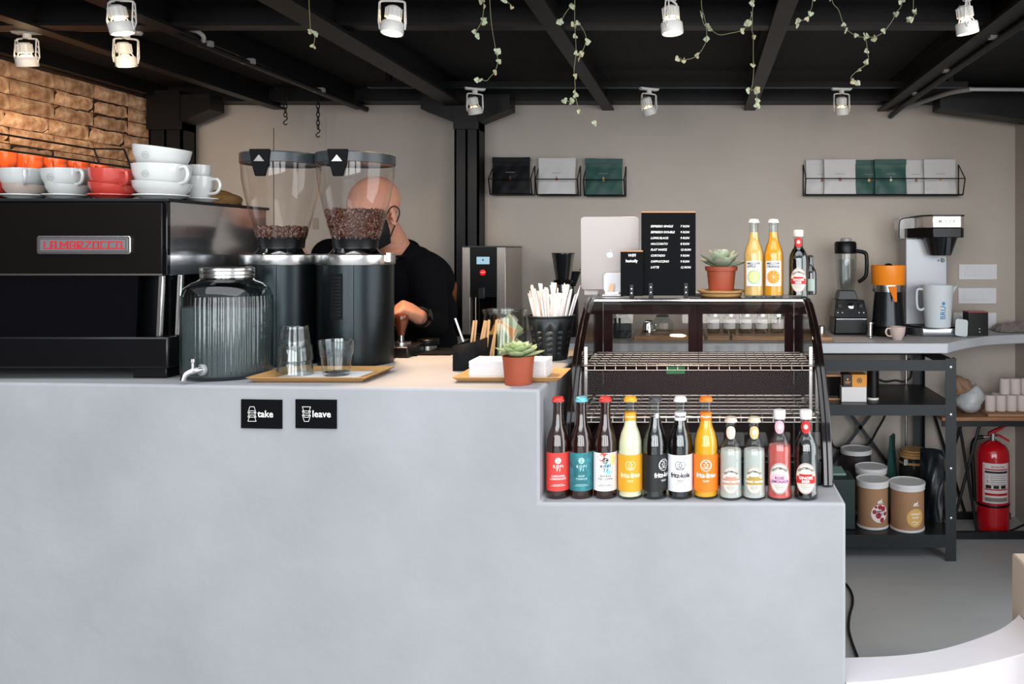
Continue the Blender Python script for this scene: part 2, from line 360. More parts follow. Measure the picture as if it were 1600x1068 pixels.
# ---- lamp tracks and spotlights
def track(name, x0, x1, y, lab):
    t = thing('lamp_track', lab, 'lamp track', ((x0+x1)/2, y, 2.222))
    obj('rail', MB().box(x0, x1, y-.016, y+.016, 2.222, 2.25), DARKST, t, W=True)
    obj('rail_slot', MB().box(x0+.01, x1-.01, y-.004, y+.004, 2.2195, 2.223), mat('track slot', '#3a3c40', .3, .8), t, W=True)
    k = x0+.1
    while k < x1: obj('hanger', MB().box(k-.012, k+.012, y-.012, y+.012, 2.2495, ZC), DARKST, t, W=True); k += .9
track('a', -2.84, -1.78, 2.95, 'black lamp track at upper left carrying two spotlights')
track('b', -1.60, 1.28, 4.0, 'black lamp track in front of the back wall')
track('c', -2.84, 1.66, 2.5, 'black lamp track nearest the camera, carrying the four lit spotlights')
FIX = mat('white lamp housing', '#dad7d2', .35)
def spot(px, Y, lab, tilt=(0,0), yaw=0, lit=True, aim=None, power=10, s=1.0):
    t = thing('spotlight', lab, 'spotlight', (X(px, Y), Y, 2.22), yaw, 'white spotlights on the lamp tracks')
    m = MB().prism([(-.05,0),(.05,0),(.044,-.010),(-.044,-.010)], -.014, .014, 'y'); m.solid([(.013,-.026),(.013,-.009)], 12)
    obj('track_adapter', m, FIX, t, bevel=.001)
    y = MB(); w2 = .037
    y.tube(spline([(-w2, 0, -.035), (-w2+.006, 0, -.028), (0, 0, -.0265), (w2-.006, 0, -.028), (w2, 0, -.035)], 4), .0035, 6)
    for sx in (-1, 1):
        for dy in (-.009, .009): y.tube([(sx*w2, dy*.5, -.033), (sx*(w2+.001), dy, -.09), (sx*w2, 0, -.112)], .0022, 6)
        for q in range(3): y.rod((sx*w2, -.007, -.05-.018*q), (sx*w2, .007, -.06-.018*q), .0015, 5)
    obj('yoke', y, FIX, t)
    h = thing('head', None, None, (0, 0, -.108), rot=(tilt[0], tilt[1], 0)); h.parent = t; del_empty = h
    # head pieces are sub-parts gathered under the lamp ring
    m = MB(); m.lathe([(.033,-.017),(.0335,-.016),(.0335,.012),(.031,.016),(.024,.0165),(.024,.014),(.029,.012),(.030,-.017),(.033,-.017)], 28)
    ringo = obj('lamp_ring', m, FIX, t, loc=(0,0,-.108), rot=(tilt[0], tilt[1], 0))
    bpy.data.objects.remove(h)
    m = MB(); m.solid([(.019,.028),(.0225,.032),(.0225,.060),(.017,.066)], 20)
    for k in range(14): a = 2*PI*k/14; m.at((.0222*math.cos(a), .0222*math.sin(a), .046), (0,0,a)).box(-.001, .003, -.001, .001, -.014, .014)
    m.at()
    for k in range(3): a = 2*PI*k/3; m.rod((.02*math.cos(a), .02*math.sin(a), .03), (.029*math.cos(a), .029*math.sin(a), .010), .002, 6)
    obj('heat_sink', m, FIX, ringo)
    obj('bulb', MB().solid([(.027,-.012),(.0285,-.008),(.024,.010),(.012,.024)], 20), mat('lit bulb', '#ffe2b8', .3, emit=14 , ecol='#ffd9a6') if lit else mat('frosted bulb', '#f5efe0', .3, emit=1.2, ecol='#ffe0b0'), ringo)
    obj('wire', MB().tube(spline([(.0,.0,-.03+.108-.0), (.012,.01,.075-.0), (-.008,.012,.069), (0,0,.062)],4), .002, 5), DARKST, ringo)
    if power:
        l = bpy.data.lights.new('spotlight_beam', 'SPOT'); l.energy = power; l.color = (1, .66, .38) if px == 613 else (1, .72, .45); l.spot_size = math.radians(62 if px == 613 else 80); l.spot_blend = .8; l.shadow_soft_size = .03
        o = bpy.data.objects.new('spotlight_beam', l); C.objects.link(o)
        p = Vector((X(px, Y), Y, 2.22-.135)); o.location = p
        d = (Vector(aim)-p) if aim else Vector((0,0,-1)); o.rotation_euler = d.to_track_quat('-Z', 'Y').to_euler()
    return t
spot(190, 2.5, 'lit white spotlight at top left, above the two on the left track', (.12,-.18), 0, True, (-2.85, 3.6, 1.6), 32)
spot(613, 2.5, 'lit white spotlight over the coffee grinders', (-.12,.05), .1, True, (-.66, 2.30, 1.1), 95)
spot(1050, 2.5, 'lit white spotlight over the display case, small vine below it', (-.12,0), 1.2, True, (0, 2.6, 1.2), 22)
spot(1511, 2.5, 'lit white spotlight at the far right near the diagonal conduit', (-.15,-.12), 1.3, True, (1.0, 4.2, 1.4), 10)
spot(42, 2.95, 'white spotlight at the far left, glowing ring behind its head', (.25,0), 0, True, (-2.85, 3.5, 1.7), 22)
spot(197, 2.95, 'white spotlight on the left track, above the brick wall', (.1,-.12), .3, False, (-2.85, 4.0, 1.7), 20)
spot(742, 4.0, 'small white spotlight in front of the black column', (.15,-.25), .5, False, (-1.6, 4.5, .9), 6)
spot(1014, 4.0, 'small white spotlight in the middle of the back lamp track', (.2,-.4), .5, False, (-.3, 4.3, .9), 3)
spot(1315, 4.0, 'small white spotlight above the long row of coffee bags', (.3,-.1), .1, False, (.8, 4.3, .9), 3)
# ---- chains with hooks
for px, ln, lab in ((446, 5, 'short black chain hanging before the back wall, left one'), (497, 8, 'longer black chain hanging before the back wall, above the right grinder hopper')):
    Yc = 4.33; t = thing('chain', lab, 'chain', (X(px, Yc), Yc, Z(150, Yc)), group='chains hanging at the back wall')
    m0 = None
    obj('hanger', MB().rod((0,0,-.0), (0,0,.06), .004, 6), BLACK, t)
    for k in range(ln):
        m = MB().tube([(.008*math.cos(a), 0, .014*math.sin(a)) for a in [2*PI*i/12 for i in range(12)]], .0028, 6, closed=True)
        obj('link', m, BLACK, t, loc=(0,0,-.010-.0215*k), rot=(0,0,(k%2)*PI/2))
    m = MB().tube(spline([(0,0,.012),(.010,0,.004),(.006,0,-.006),(-.006,0,-.014),(-.010,0,-.024),(0,0,-.032),(.010,0,-.026)],4), .003, 6)
    obj('hook', m, BLACK, t, loc=(0,0,-.010-.0215*ln))

# ---- the bar counter and the curved parapet (one continuous plaster body each)
A,B_,Cc,D,E,F = (-2.75, 2.0944),(-.371,1.915),(.334,1.915),(.334,2.72),(-.371,2.72),(-2.75,2.72)
m = MB(); pts = [A,B_,Cc,D,E,F]
vs = [(x,y,0) for x,y in pts]+[(x,y,ZL) for x,y in pts]+[(x,y,ZT) for x,y in pts]
fs = [(i,(i+1)%6,6+(i+1)%6,6+i) for i in range(6)]+[(5,4,3,2,1,0),(7,8,9,10)]
fs += [(6,7,13,12),(7,10,16,13),(10,11,17,16),(11,6,12,17),(12,13,16,17)]
m.add(vs, fs); tth('bar_counter', 'pale grey plastered bar counter stepping down at the display case', 'counter', m, PLAST, bevel=.007, bseg=3)
inn = spline([(.334,2.035),(.482,2.05),(.609,2.083),(.762,2.178),(.841,2.241),(.885,2.295)], 5)if False else [(p.x,p.y) for p in spline([(.3345,2.035,0),(.482,2.047,0),(.609,2.083,0),(.762,2.170,0),(.841,2.241,0),(.872,2.280,0)],5)]
out = [(p.x,p.y) for p in spline([(.3345,1.915,0),(.446,1.932,0),(.611,1.976,0),(.795,2.054,0),(.872,2.11,0)],5)]
tth('curved_low_wall', 'low curved plaster parapet sweeping right from the foot of the counter', 'low wall', MB().prism(inn+out[::-1], 0, .45), mat('pale plaster', '#c9c5c8', .75, bump=.1, bscale=28, var=.06, vscale=3), bevel=.008)  # plaster a tone paler than the counter
tth('plaster_block', 'pale-topped plaster block at the right edge beyond the curved parapet', 'low wall', MB().box(.874, 1.5, 1.95, 2.34, 0, .595), mat('tan plaster', '#b7a595', .75, bump=.1, bscale=28, var=.06, vscale=3), bevel=.006)

# ---- back counter top, with the concave right end
cv = [(p.x,p.y) for p in spline([(1.138,3.835,0),(1.20,3.92,0),(1.287,4.02,0),(1.425,4.15,0),(1.56,4.215,0),(1.698,4.25,0)],5)]
tth('back_worktop', 'long white-grey worktop along the back wall, right end curving back', 'worktop', MB().prism([(-2.60,4.498),(-2.60,3.835)]+cv+[(1.698,4.498)], ZB-.046, ZB), mat('grey worktop', '#b9bdc4', .5, bump=.05, bscale=30, var=.06), bevel=.004)
# closed black cabinets under the left half of the back worktop
for k,(x0,x1,lab) in enumerate(((-2.58,-1.95,'black base cabinet at the left end under the back worktop'),(-1.94,-1.31,'black base cabinet under the back worktop, below the hair of the blond person'),(-1.30,-.72,'black base cabinet under the hot water tower'))):
    t = thing('base_cabinet', lab, 'cabinet', ((x0+x1)/2, 4.2, 0), group='base cabinets under the back worktop')
    obj('body', MB().box(x0, x1, 3.90, 4.49, .06, ZB-.048), MATTE, t, W=True); obj('plinth', MB().box(x0, x1, 3.96, 4.49, 0, .06), MATTE, t, W=True)
    d = obj('door', MB().box(x0+.004, x1-.004, 3.878, 3.8995, .07, ZB-.06), BLACK, t, W=True, bevel=.002)
    obj('handle', MB().rod((x0+.1, 3.865, .86), (x1-.1, 3.865, .86), .005, 8).rod((x0+.12,3.865,.86),(x0+.12,3.879,.86),.004).rod((x1-.12,3.865,.86),(x1-.12,3.879,.86),.004), STEEL, d, W=True)
# ---- black metal shelving rack under the right part
t = thing('metal_rack', 'black metal shelving rack under the back worktop, three tiers', 'shelf', (.25, 4.15, 0))
RK = mat('black rack steel', '#23282b', .5, .3, bump=.03, bscale=80)
X0, X1, YF, YB = -.68, 1.135, 3.86, 4.44
for x in (X0, X1):
    for y, s in ((YF, 1), (YB, -1)):
        m = MB().box(x, x+.05, y-.0015, y+.0015, 0, .94).box(x+ (.047 if x == X1 else 0), x+(.05 if x == X1 else .003), min(y, y+.045*s), max(y, y+.045*s), 0, .94)
        p = obj('post', m, RK, t, W=True)
        if y == YF:
            for z in (.90, .68, .43, .20): obj('bolt', MB().at((x+.025, y-.003, z), (PI/2,0,0)).solid([(.006,-.001),(.006,.002),(.003,.003)], 10), STEEL, p, W=True)
for zt, zh in ((.933, .05), (.7255, .05), (.123, .06)):
    obj('front_rail', MB().box(X0+.05, X1, YF-.001, YF+.002, zt-zh, zt), RK, t, W=True); obj('back_rail', MB().box(X0+.05, X1, YB-.003, YB, zt-zh, zt), RK, t, W=True)
    obj('side_rail', MB().box(X1+.044, X1+.047, YF+.0, YB, zt-zh, zt), RK, t, W=True)
for zt in (.7255, .123): obj('shelf_board', MB().box(X0+.01, X1+.044, YF+.002, YB-.003, zt-.018, zt-.001), mat('black shelf board', '#17191b', .4), t, W=True)
br = MB()
for a, b in (((1330,648),(1395,735)), ((1359,648),(1285,742))):
    pa, pb = P(*a, 4.435), P(*b, 4.435); obj('brace', MB().prism([(pa.x-.012,pa.z),(pa.x+.012,pa.z),(pb.x+.012,pb.z),(pb.x-.012,pb.z)], 4.430, 4.434, 'y'), RK, t, W=True)
for a, b in (((1398,600),(1378,583)),): pa, pb = P(*a, 4.435), P(*b, 4.435)
t = thing('steel_tube', 'slim pale tube standing behind the black rack near its right post', 'pipe', (1.10, 4.46, 0)); obj('tube', MB().cyl(.008, 0, .96, 10), STEEL, t)

# ---- small table at right with X legs
t = thing('side_table', 'wood-topped black folding table under the right end of the worktop', 'table', (1.45, 4.3, 0))
obj('table_top', MB().box(1.20, 1.698, 4.14, 4.49, .592, .610), mat('worn wood board', '#9a6d48', .5, var=.3, vscale=12, stretch=(1,6,6)), t, W=True, bevel=.002)
obj('apron', MB().box(1.205, 1.697, 4.15, 4.165, .562, .592), BLACK, t, W=True); obj('apron', MB().box(1.205,1.697,4.46,4.475,.562,.592), BLACK, t, W=True)
for a, b in (((1500,668),(1527,832)), ((1531,662),(1494,800))):
    Yq = 4.16 if a[0]==1500 else 4.18
    obj('leg', MB().rod(P(*a, Yq), P(*b, Yq), .008, 8), BLACK, t, W=True)
for dx in (.0,): obj('foot_bar', MB().box(1.20, 1.69, 4.15, 4.175, .0, .035), BLACK, t, W=True)
obj('foot_bar', MB().box(1.20, 1.66, 4.455, 4.48, .0, .035), BLACK, t, W=True)
for a, b in (((1.25,4.47,.57),(1.42,4.47,.03)), ((1.42,4.47,.57),(1.25,4.47,.03))): obj('leg', MB().rod(a, b, .008, 8), BLACK, t, W=True)
# ================================================================ ON THE BAR COUNTER
# ---- espresso machine
SATIN = mat('dark satin steel', '#221e1d', .3, .8, bump=.02, bscale=200, stretch=(1, 1, 30))
BGLOSS = mat('black glass', '#05060a', .04, 0, spec=.6)
GREYM = mat('polished side steel', '#c4c5c8', .14, .95)
MX0, MX1, MY0, MY1 = -2.12, -1.32, 2.06, 2.53
t = thing('espresso_machine', 'large black and steel espresso machine at the left end of the bar', 'espresso machine', (-1.72, 2.3, ZT))
zt = Z(311, MY0); zm = Z(430, MY0); zb = Z(526, MY0); zf = ZT+.028
obj('upper_body', MB().box(MX0, MX1-.012, MY0, MY1-.01, zm, zt-.006), SATIN, t, W=True, bevel=.004)
obj('top_tray', MB().box(MX0-.004, MX1+.004, MY0-.004, MY1+.01, zt-.006, zt+.002), BLACK, t, W=True, bevel=.002)
obj('corner_trim', MB().box(MX1-.012, MX1, MY0-.002, MY0+.012, zm, zt-.006), BGLOSS, t, W=True, bevel=.002)
obj('side_panel', MB().prism([(MY0+.012, zt-.006), (MY1, zt-.006), (MY1, zm+.01), (MY1-.02, zm-.0), (MY0+.012, zm)], MX1-.012, MX1-.002, 'x'), GREYM, t, W=True)
obj('front_trim', MB().box(MX0, MX1-.012, MY0-.003, MY0, zm, zm+.004), STEEL, t, W=True)
pw = obj('lower_panel', MB().prism([(MY0+.012, zm), (MY0+.02, zm), (MY0+.010, zb), (MY0+.002, zb)], MX0+.05, MX1-.08, 'x'), BGLOSS, t, W=True)
obj('inner_body', MB().box(MX0+.02, MX1-.05, MY0+.06, MY1-.02, zb, zm), DARKST, t, W=True)
for k, dx in enumerate((-.068, -.040)):
    obj('strut', MB().prism([(MX1+dx+.012+.03-.0, zm), (MX1+dx+.024+.03, zm), (MX1+dx+.020+.027, zb), (MX1+dx+.008+.027, zb)], MY0+.004+k*.03, MY0+.016+k*.03, 'y'), STEEL, t, W=True, bevel=.002)
obj('side_glass', MB().prism([(MY0+.05, zm), (MY1-.05, zm), (MY1-.13, zb), (MY0+.05, zb)], MX1-.03, MX1-.024, 'x'), CLEAR, t, W=True)
obj('base', MB().box(MX0, MX1+.004, MY0-.004, MY1-.0, zf, zb), mat('black enamel', '#08080a', .25), t, W=True, bevel=.005)
for x, y in ((MX1-.10, MY0+.02), (MX0+.08, MY0+.02), (MX1-.10, MY1-.1), (MX0+.08, MY1-.1)):
    obj('foot', MB().prism([(x,ZT),(x+.085,ZT),(x+.085,zf),(x,zf)], y, y+.06, 'y'), DARKST, t, W=True, bevel=.003)
# badge
bx, bz = X(133, MY0), Z(382.5, MY0)
m = MB().at((bx, MY0-.006, bz)).prism(rrect(.232, .045, .006), -.0, .006, 'y')
bd = obj('badge', m, STEEL, t, W=True, bevel=.0015)
obj('badge_plate', MB().at((bx, MY0-.0075, bz)).prism(rrect(.217, .033, .003), 0, .0018, 'y'), mat('grey badge', '#77787b', .4, .5), bd, W=True)
obj('badge_rim', join(line([(-.1065,-.0145),(.1065,-.0145),(.1065,.0145),(-.1065,.0145),(-.1065,-.0145)], .0012, 0)), INKB, bd, loc=(bx+1.72, MY0-.0078-2.3, bz-ZT))
# stroke lettering joined by its underline
def stroke_word():
    G = {'L':[[(0,1),(0,0)]], 'A':[[(0,0),(0,1),(.7,1),(.7,0)],[(0,.45),(.7,.45)]], 'M':[[(0,0),(0,1),(.5,.4),(1,1),(1,0)]], 'R':[[(0,0),(0,1),(.7,1),(.7,.5),(0,.5),(.7,0)]],
         'Z':[[(0,1),(.8,1),(0,0),(.8,0)]], 'O':[[(0,0),(0,1),(.7,1),(.7,0),(0,0)]], 'T':[[(0,1),(.8,1)],[(.4,1),(.4,0)]], 'C':[[(.75,1),(0,1),(0,0),(.75,0)]]}
    m = MB(); x = 0; h = .0165; wv = .0026
    for k_, ch in enumerate('LA_MARZOCCO'):
        if ch == '_': m = join(m, line([(x-.004, 0), (x+.004, 0)], wv)); x += .004; continue
        g = G[ch]; wd = max(p[0] for s_ in g for p in s_)*h*.85
        for j_, s_ in enumerate(g): m = join(m, line([(x+p[0]*h*.85, p[1]*h) for p in s_], wv, -.0002*j_-.0006*(k_ % 2)))
        nx = x+max(wd, .008)+.0055; m = join(m, line([(x, 0), (nx, 0)], wv, .00005)); x = nx
    sx = .190/(x-.0055); return shift(m, -.095, -.0082, sx=sx) if True else m
obj('lettering', stroke_word(), mat('red badge letters', '#c01822', .4), bd, loc=(bx+1.72, MY0-.0082-2.3, bz-ZT))
# ---- cups on the machine
def cup_parts(parent, r, h, m, handle=True, ha=0, mark=False):
    rb = r*.55
    prof = [(rb*.9, 0), (rb, .0), (rb*1.05, .003), (r*.82, h*.30), (r*.95, h*.62), (r, h), (r-.0025, h+.0005), (r*.93, h*.62), (r*.78, h*.30), (rb*.8, .006), (1e-4, .005)]
    o = obj('bowl', MB().lathe([(1e-4, .0005)]+prof, 36), m, parent)
    if handle:
        pts = spline([(r*.93, 0, h*.86), (r+.016, 0, h*.88), (r+.024, 0, h*.62), (r+.014, 0, h*.34), (r*.80, 0, h*.28)], 5)
        obj('handle', MB().at(rot=(0,0,ha)).tube(pts, .0042, 8), m, parent)
    if mark:
        obj('emblem', wrap(join(ring(0,h*.6,.0075,.0085), line([(-.004,h*.6-.002),(-.001,h*.6+.004),(.002,h*.6-.003),(.004,h*.6+.002)],.0009), line([(-.010,h*.6),(-.0085,h*.6)],.001)), lambda z: r*.955+.0012), mat('emblem grey','#8e8e8a',.4), parent)
    return o
CW = mat('grey white ceramic', '#b4b7b5', .12, coat=.6); CT = mat('taupe ceramic', '#a3968d', .15, coat=.6); CR = mat('coral ceramic', '#b8433a', .14, coat=.6); CO = mat('orange ceramic', '#cf5428', .16, coat=.6)
def cup(px, Y, z, r, h, m, label, ha=0, tilt=0, group='cups on the espresso machine', handle=True, mark=False, rz=0, name='cup', tx=0):
    t = thing(name, label, 'cup', (X(px, Y), Y, z), group=group, rot=(tx, tilt, rz)); cup_parts(t, r, h, m, handle, ha, mark); return t
def saucer(px, Y, z, r, m, label):
    t = tag(obj('saucer', MB().lathe([(1e-4,0),(r*.55,0),(r*.6,.003),(r,.012),(r-.001,.0145),(r*.58,.006),(1e-4,.005)], 36), m, loc=(X(px,Y),Y,z)), label, 'saucer', 'saucers under the cups on the machine')
ztp = zt+.0025; Yc = 2.15
R_ = .058
for px, mlow, mup, nm in ((38, CT, CW, 'leftmost grey-white'), (104, CW, CW, 'second grey-white')):
    saucer(px, Yc, ztp, .053, CW, 'white saucer under the %s cup pair' % nm)
    cup(px+1, Yc, ztp+.0075, .0495, .034, mlow, ('taupe' if mlow is CT else 'grey-white')+' cup at the bottom of the %s pair' % nm, ha=2.2, tilt=.07)
    cup(px-1, Yc, ztp+.0215, .053, .058, mup, 'grey-white cup nested on top of the %s pair' % nm, ha=-.85 if px<50 else -.45, tilt=-.03, mark=px > 50)
saucer(176, Yc, ztp, .056, CR, 'coral saucer under the red cup pair')
cup(176, Yc, ztp+.0075, .0565, .034, CR, 'coral red cup, lower of the pair beside the tall white stack', ha=2.4, tilt=.10)
cup(177, Yc, ztp+.0215, .0565, .058, CR, 'coral red cup, upper of the pair beside the tall white stack', ha=-.62, tilt=.03)
saucer(-22, Yc, ztp, .056, CR, 'coral saucer cut by the left edge of the picture')
cup(-22, Yc, ztp+.0075, .052, .034, CR, 'coral red cup cut by the left picture edge, lower one', ha=2.0)
cup(-22, Yc, ztp+.0215, .054, .056, CR, 'coral red cup cut by the left picture edge, upper one', ha=2.0)
saucer(252, Yc+.02, ztp, .066, CERAM, 'white saucer under the tall stack of three white cups')
cup(252, Yc+.02, ztp+.0075, .0685, .040, CERAM, 'big white cup at the bottom of the tall white stack', ha=2.2, tilt=.05)
cup(253, Yc+.02, ztp+.023, .0685, .070, CERAM, 'big white cup with round emblem in the middle of the tall white stack', ha=-.35, mark=True)
cup(250, Yc+.02, ztp+.076, .067, .062, CERAM, 'big white cup tilted on the very top of the tall white stack', ha=1.9, tilt=.11, handle=False, mark=True)
saucer(313, 2.30, ztp, .046, CERAM, 'white saucer under the small cups behind the tall white stack')
cup(310, 2.30, ztp+.0075, .040, .066, CERAM, 'small white cup with handle to the right, above the hidden person', ha=-.1)
cup(311, 2.30, ztp+.055, .030, .050, CERAM, 'small white cup on top of the handled small one', ha=2.2, handle=False)
# wall rack of orange cups on the brick wall
t = thing('wall_rack', 'black wire rack on the brick wall holding orange cups', 'rack', (-2.7, 3.3, 1.70))
obj('shelf_board', MB().box(-2.83, -2.575, 2.70, 3.74, 1.715, 1.729), BLACK, t, W=True)
obj('rail', MB().tube([(-2.567, 2.70, 1.813), (-2.567, 3.75, 1.813)], .0045, 6), BLACK, t, W=True)
obj('rail', MB().tube([(-2.735, 2.70, 1.897), (-2.735, 3.75, 1.897)], .0045, 6), BLACK, t, W=True)
obj('end_frame', MB().tube([(-2.567,3.75,1.72),(-2.567,3.75,1.813),(-2.60,3.75,1.897),(-2.735,3.75,1.90),(-2.70,3.75,1.80),(-2.70,3.75,1.70)], .0055, 6), BLACK, t, W=True)
obj('bracket', MB().tube([(-2.86,3.70,1.707),(-2.60,3.70,1.707)], .008, 6), BLACK, t, W=True)
for k, yq in enumerate((3.02, 3.145, 3.27, 3.395, 3.52, 3.64)):
    q = thing('cup', 'orange cup on the wall rack, ' + ['nearest the left picture edge, mostly cut off','second from the left picture edge','third from the left picture edge','fourth along the rack','fifth along the rack','last one before the brick wall corner'][k], 'cup', (-2.65, yq, 1.7295), group='orange cups on the wall rack')
    cup_parts(q, 0.055, .085, CO, True, -.9)

# ---- coffee grinders
HOP = glass('smoke clear hopper', '#fbf9f7', 1.0); ANTH = mat('anthracite anodised metal', '#2b3032', .30, .9, bump=.015, bscale=220, stretch=(1,1,.05))
BEANM = mat('roasted coffee bean', '#573020', .35, var=.5, vscale=60, coat=.3)
rg = random.Random(3)
def beans(h0, h1, r0, r1, n):
    m = MB()
    cap = MB().lathe([(1e-4,h0),(r0-.006,h0),(r1-.006,h1-.004),(1e-4,h1-.002)], 24); m.add([tuple(v) for v in cap.v], cap.f)
    for k in range(n):
        q = rg.random()
        if q < .75: z = h0+(h1-h0)*rg.random(); rr = r0+(r1-r0)*(z-h0)/(h1-h0)-.005
        else: z = h1+rg.uniform(-.002,.004); rr = (r1-.006)*math.sqrt(rg.random())
        a = rg.uniform(0, 2*PI)
        m.at((rr*math.cos(a), rr*math.sin(a), z), (rg.uniform(0,3),rg.uniform(0,3),rg.uniform(0,3))).ball((0,0,0), .0062, 6, 5, (1.25,.85,.62))
    m.at(); return m
def grinder(px, Y, label, bh, vent, nb):
    cx = X(px, Y); t = thing('coffee_grinder', label, 'coffee grinder', (cx, Y, ZT), group='coffee grinders on the bar')
    R = .1025; zc = Z(413, Y)-ZT; z2 = Z(397, Y)-ZT
    obj('foot_ring', MB().cyl(R*.97, .0, .006, 48), DARKST, t)
    b = obj('body', MB().solid([(R, .0062), (R, zc)], 64), ANTH, t)
    for a in (.34,): obj('seam', MB().at((R*math.sin(a)*1.0005, -R*math.cos(a)*1.0005, 0), (0,0,a)).box(-.0008,.0008,-.0004,.002,.008,zc-.002), MATTE, b)
    if vent:
        v = MB().at(rot=(0,0,-.35)); vt = obj('vent', wrap(rect(-.017,.017,-.062,.062,8,1), R+.0008, -.1), MATTE, b, loc=(0,0,zc-.085))
        for q in range(12): obj('vent_rib', wrap(rect(-.013,.013,-.052+.0092*q,-.049+.0092*q,4,1), R+.0018, -.1), ANTH, vt)
    obj('collar', MB().solid([(R+.003, zc), (R+.004, zc+.002), (R+.004, z2-.002), (R+.002, z2), (R-.02, z2+.001)], 64), STEEL, t)
    z3 = Z(388, Y)-ZT; obj('neck', MB().solid([(.072, z2+.001), (.066, z2+.006), (.058, z3+.001)], 48), CHROME, t)
    z4 = Z(373, Y)-ZT; zl = Z(257, Y)-ZT; zl2 = Z(243, Y)-ZT
    obj('hopper_base', MB().lathe([(.056,z3),(.060,z3+.002),(.062,z4),(.064,z4+.004),(.058,z4+.004),(.056,z3)], 48), DARKST, t)
    pr = [(.063,z4+.001),(.066,z4+.010),(.082,z4+.07),(.094,z4+.125),(.101,z4+.165),(.104,zl)]
    obj('hopper', MB().lathe(pr, 56), HOP, t)
    zb = Z(bh, Y)-ZT; rb = .064+(zb-z4)*.235
    tag(obj('coffee_beans', beans(z4+.002, zb, .063, rb, nb), BEANM, t), kind='stuff')
    obj('lid', MB().lathe([(1e-4,zl+.004),(.100,zl+.002),(.1045,zl-.001),(.1065,zl),(.1065,zl2),(.104,zl2+.003),(1e-4,zl2+.004)], 56), mat('grey lid plastic', '#33383a', .3), t)
    c = obj('lid_clip', MB().at((0,0,0),(0,0,-.04)).prism([(-.028,zl2+.006),(.028,zl2+.006),(.024,zl-.006),(.015,zl-.042),(-.012,zl-.042),(-.022,zl-.006)], -.113, -.104, 'y'), MATTE, t, bevel=.002)
    obj('clip_mark', MB().at((0,0,0),(0,0,-.04)).add([(-.015,-.1135,zl-.002),(.015,-.1135,zl-.002),(0,-.1135,zl+.016)],[(0,1,2)]), STEEL, c)
    if vent: obj('side_knob', MB().cbox((R*.97+.007, -.03, z2-.0085), (.012,.015,.026)), CHROME, t)
grinder(440, 2.36, 'coffee grinder with a nearly empty hopper, behind the water dispenser', 357, False, 330)
grinder(556, 2.36, 'coffee grinder with a half-full bean hopper, nearest the barista', 331, True, 800)

# ---- water dispenser
Yd = 2.12; cx = X(353, Yd)+.004
t = thing('water_dispenser', 'ribbed glass water dispenser with steel screw lid and tap', 'water dispenser', (cx, Yd, ZT))
zz = lambda py: Z(py, Yd)-ZT
R = .1035
RIBG = glass('ribbed glass', '#e9f0f0', 1.5, .08)
obj('jar', MB().lathe([(1e-4,.002),(R*.93,.0),(R*.99,.006),(R,.014)], 96), RIBG, t)
obj('ribbed_wall', MB().lathe([(R,.0142),(R,.05),(R,.12),(R,.19),(R*.99,.205)], 288, rib=.010, nrib=56), RIBG, t)
obj('shoulder', MB().lathe([(R*.99,.205),(R*.95,.222),(R*.82,.236),(.066,.243),(.061,.248),(.060,.258)], 64), RIBG, t)
obj('water', MB().solid([(R*.90,.008),(R*.955,.016),(R*.955,.178)], 72), mat('drinking water', '#b3c0c0', .05, trans=.86, ior=1.15, bump=.25, bscale=90), t)
ld = obj('lid', MB().solid([(.0615,.250),(.0625,.251),(.0625,.256),(.0605,.2575),(.0625,.259),(.0625,.266),(.0605,.2675),(.0625,.269),(.0620,.274),(.059,.276)], 56), STEEL, t)
tx, tz = -.005, .030
tp = obj('tap', MB().tube(spline([(tx+.006,-R+.008,tz),(tx-.002,-R-.012,tz+.001),(tx-.013,-R-.024,tz-.002),(tx-.021,-R-.030,tz-.009),(tx-.024,-R-.032,tz-.021)],5), [.0085]*5+[.0078]*5+[.0068]*11, 14), CHROME, t)
obj('tap_lever', MB().solid([(.004,.008),(.0042,.022),(.007,.024),(.007,.031),(.005,.032)], 14), CHROME, tp, loc=(tx-.009,-R-.020,tz-.002))
obj('tap_washer', MB().at((tx+.002,-R-.001,tz),(PI/2,0,-.35)).solid([(.014,-.004),(.014,.002),(.011,.005)], 20), mat('clear washer','#aab4b4',.2,trans=.4), tp)

# ---- bamboo trays
def tray(label, xa, xb, y0, y1, name='serving_tray'):
    t = thing(name, label, 'tray', ((xa+xb)/2, (y0+y1)/2, ZT)); w_, d_ = (xb-xa)/2, (y1-y0)/2
    m = MB(); s = .018; h = .014; th = .005
    o = [(-w_,-d_),(w_,-d_),(w_,d_),(-w_,d_)]; i = [(-w_+s,-d_+s),(w_-s,-d_+s),(w_-s,d_-s),(-w_+s,d_-s)]
    o2 = [(p[0]*.975, p[1]*.95) for p in o]
    vs = [(p[0],p[1],0) for p in i]+[(p[0],p[1],h) for p in o]+[(p[0],p[1],h) for p in o2]+[(p[0]*.98,p[1]*.98,th) for p in i]
    fs = [(3,2,1,0)]+[(a,(a+1)%4,4+(a+1)%4,4+a) for a in range(4)]+[(4+a,4+(a+1)%4,8+(a+1)%4,8+a) for a in range(4)]+[(8+a,8+(a+1)%4,12+(a+1)%4,12+a) for a in range(4)]+[(12,13,14,15)]
    obj('tray_body', m.add(vs, fs), WOOD, t, bevel=.0015); return t
t = tray('light bamboo tray carrying the drinking glasses', X(393,2.03)-.0, X(393,2.03)+.29, 2.0, 2.20)
obj('paper_liner', MB().box(-.095,.105,-.055,.055,.0055,.0062), PAPER, t)
tray('bamboo tray under the paper napkins at the counter corner', -.600, -.335, 2.0, 2.16)
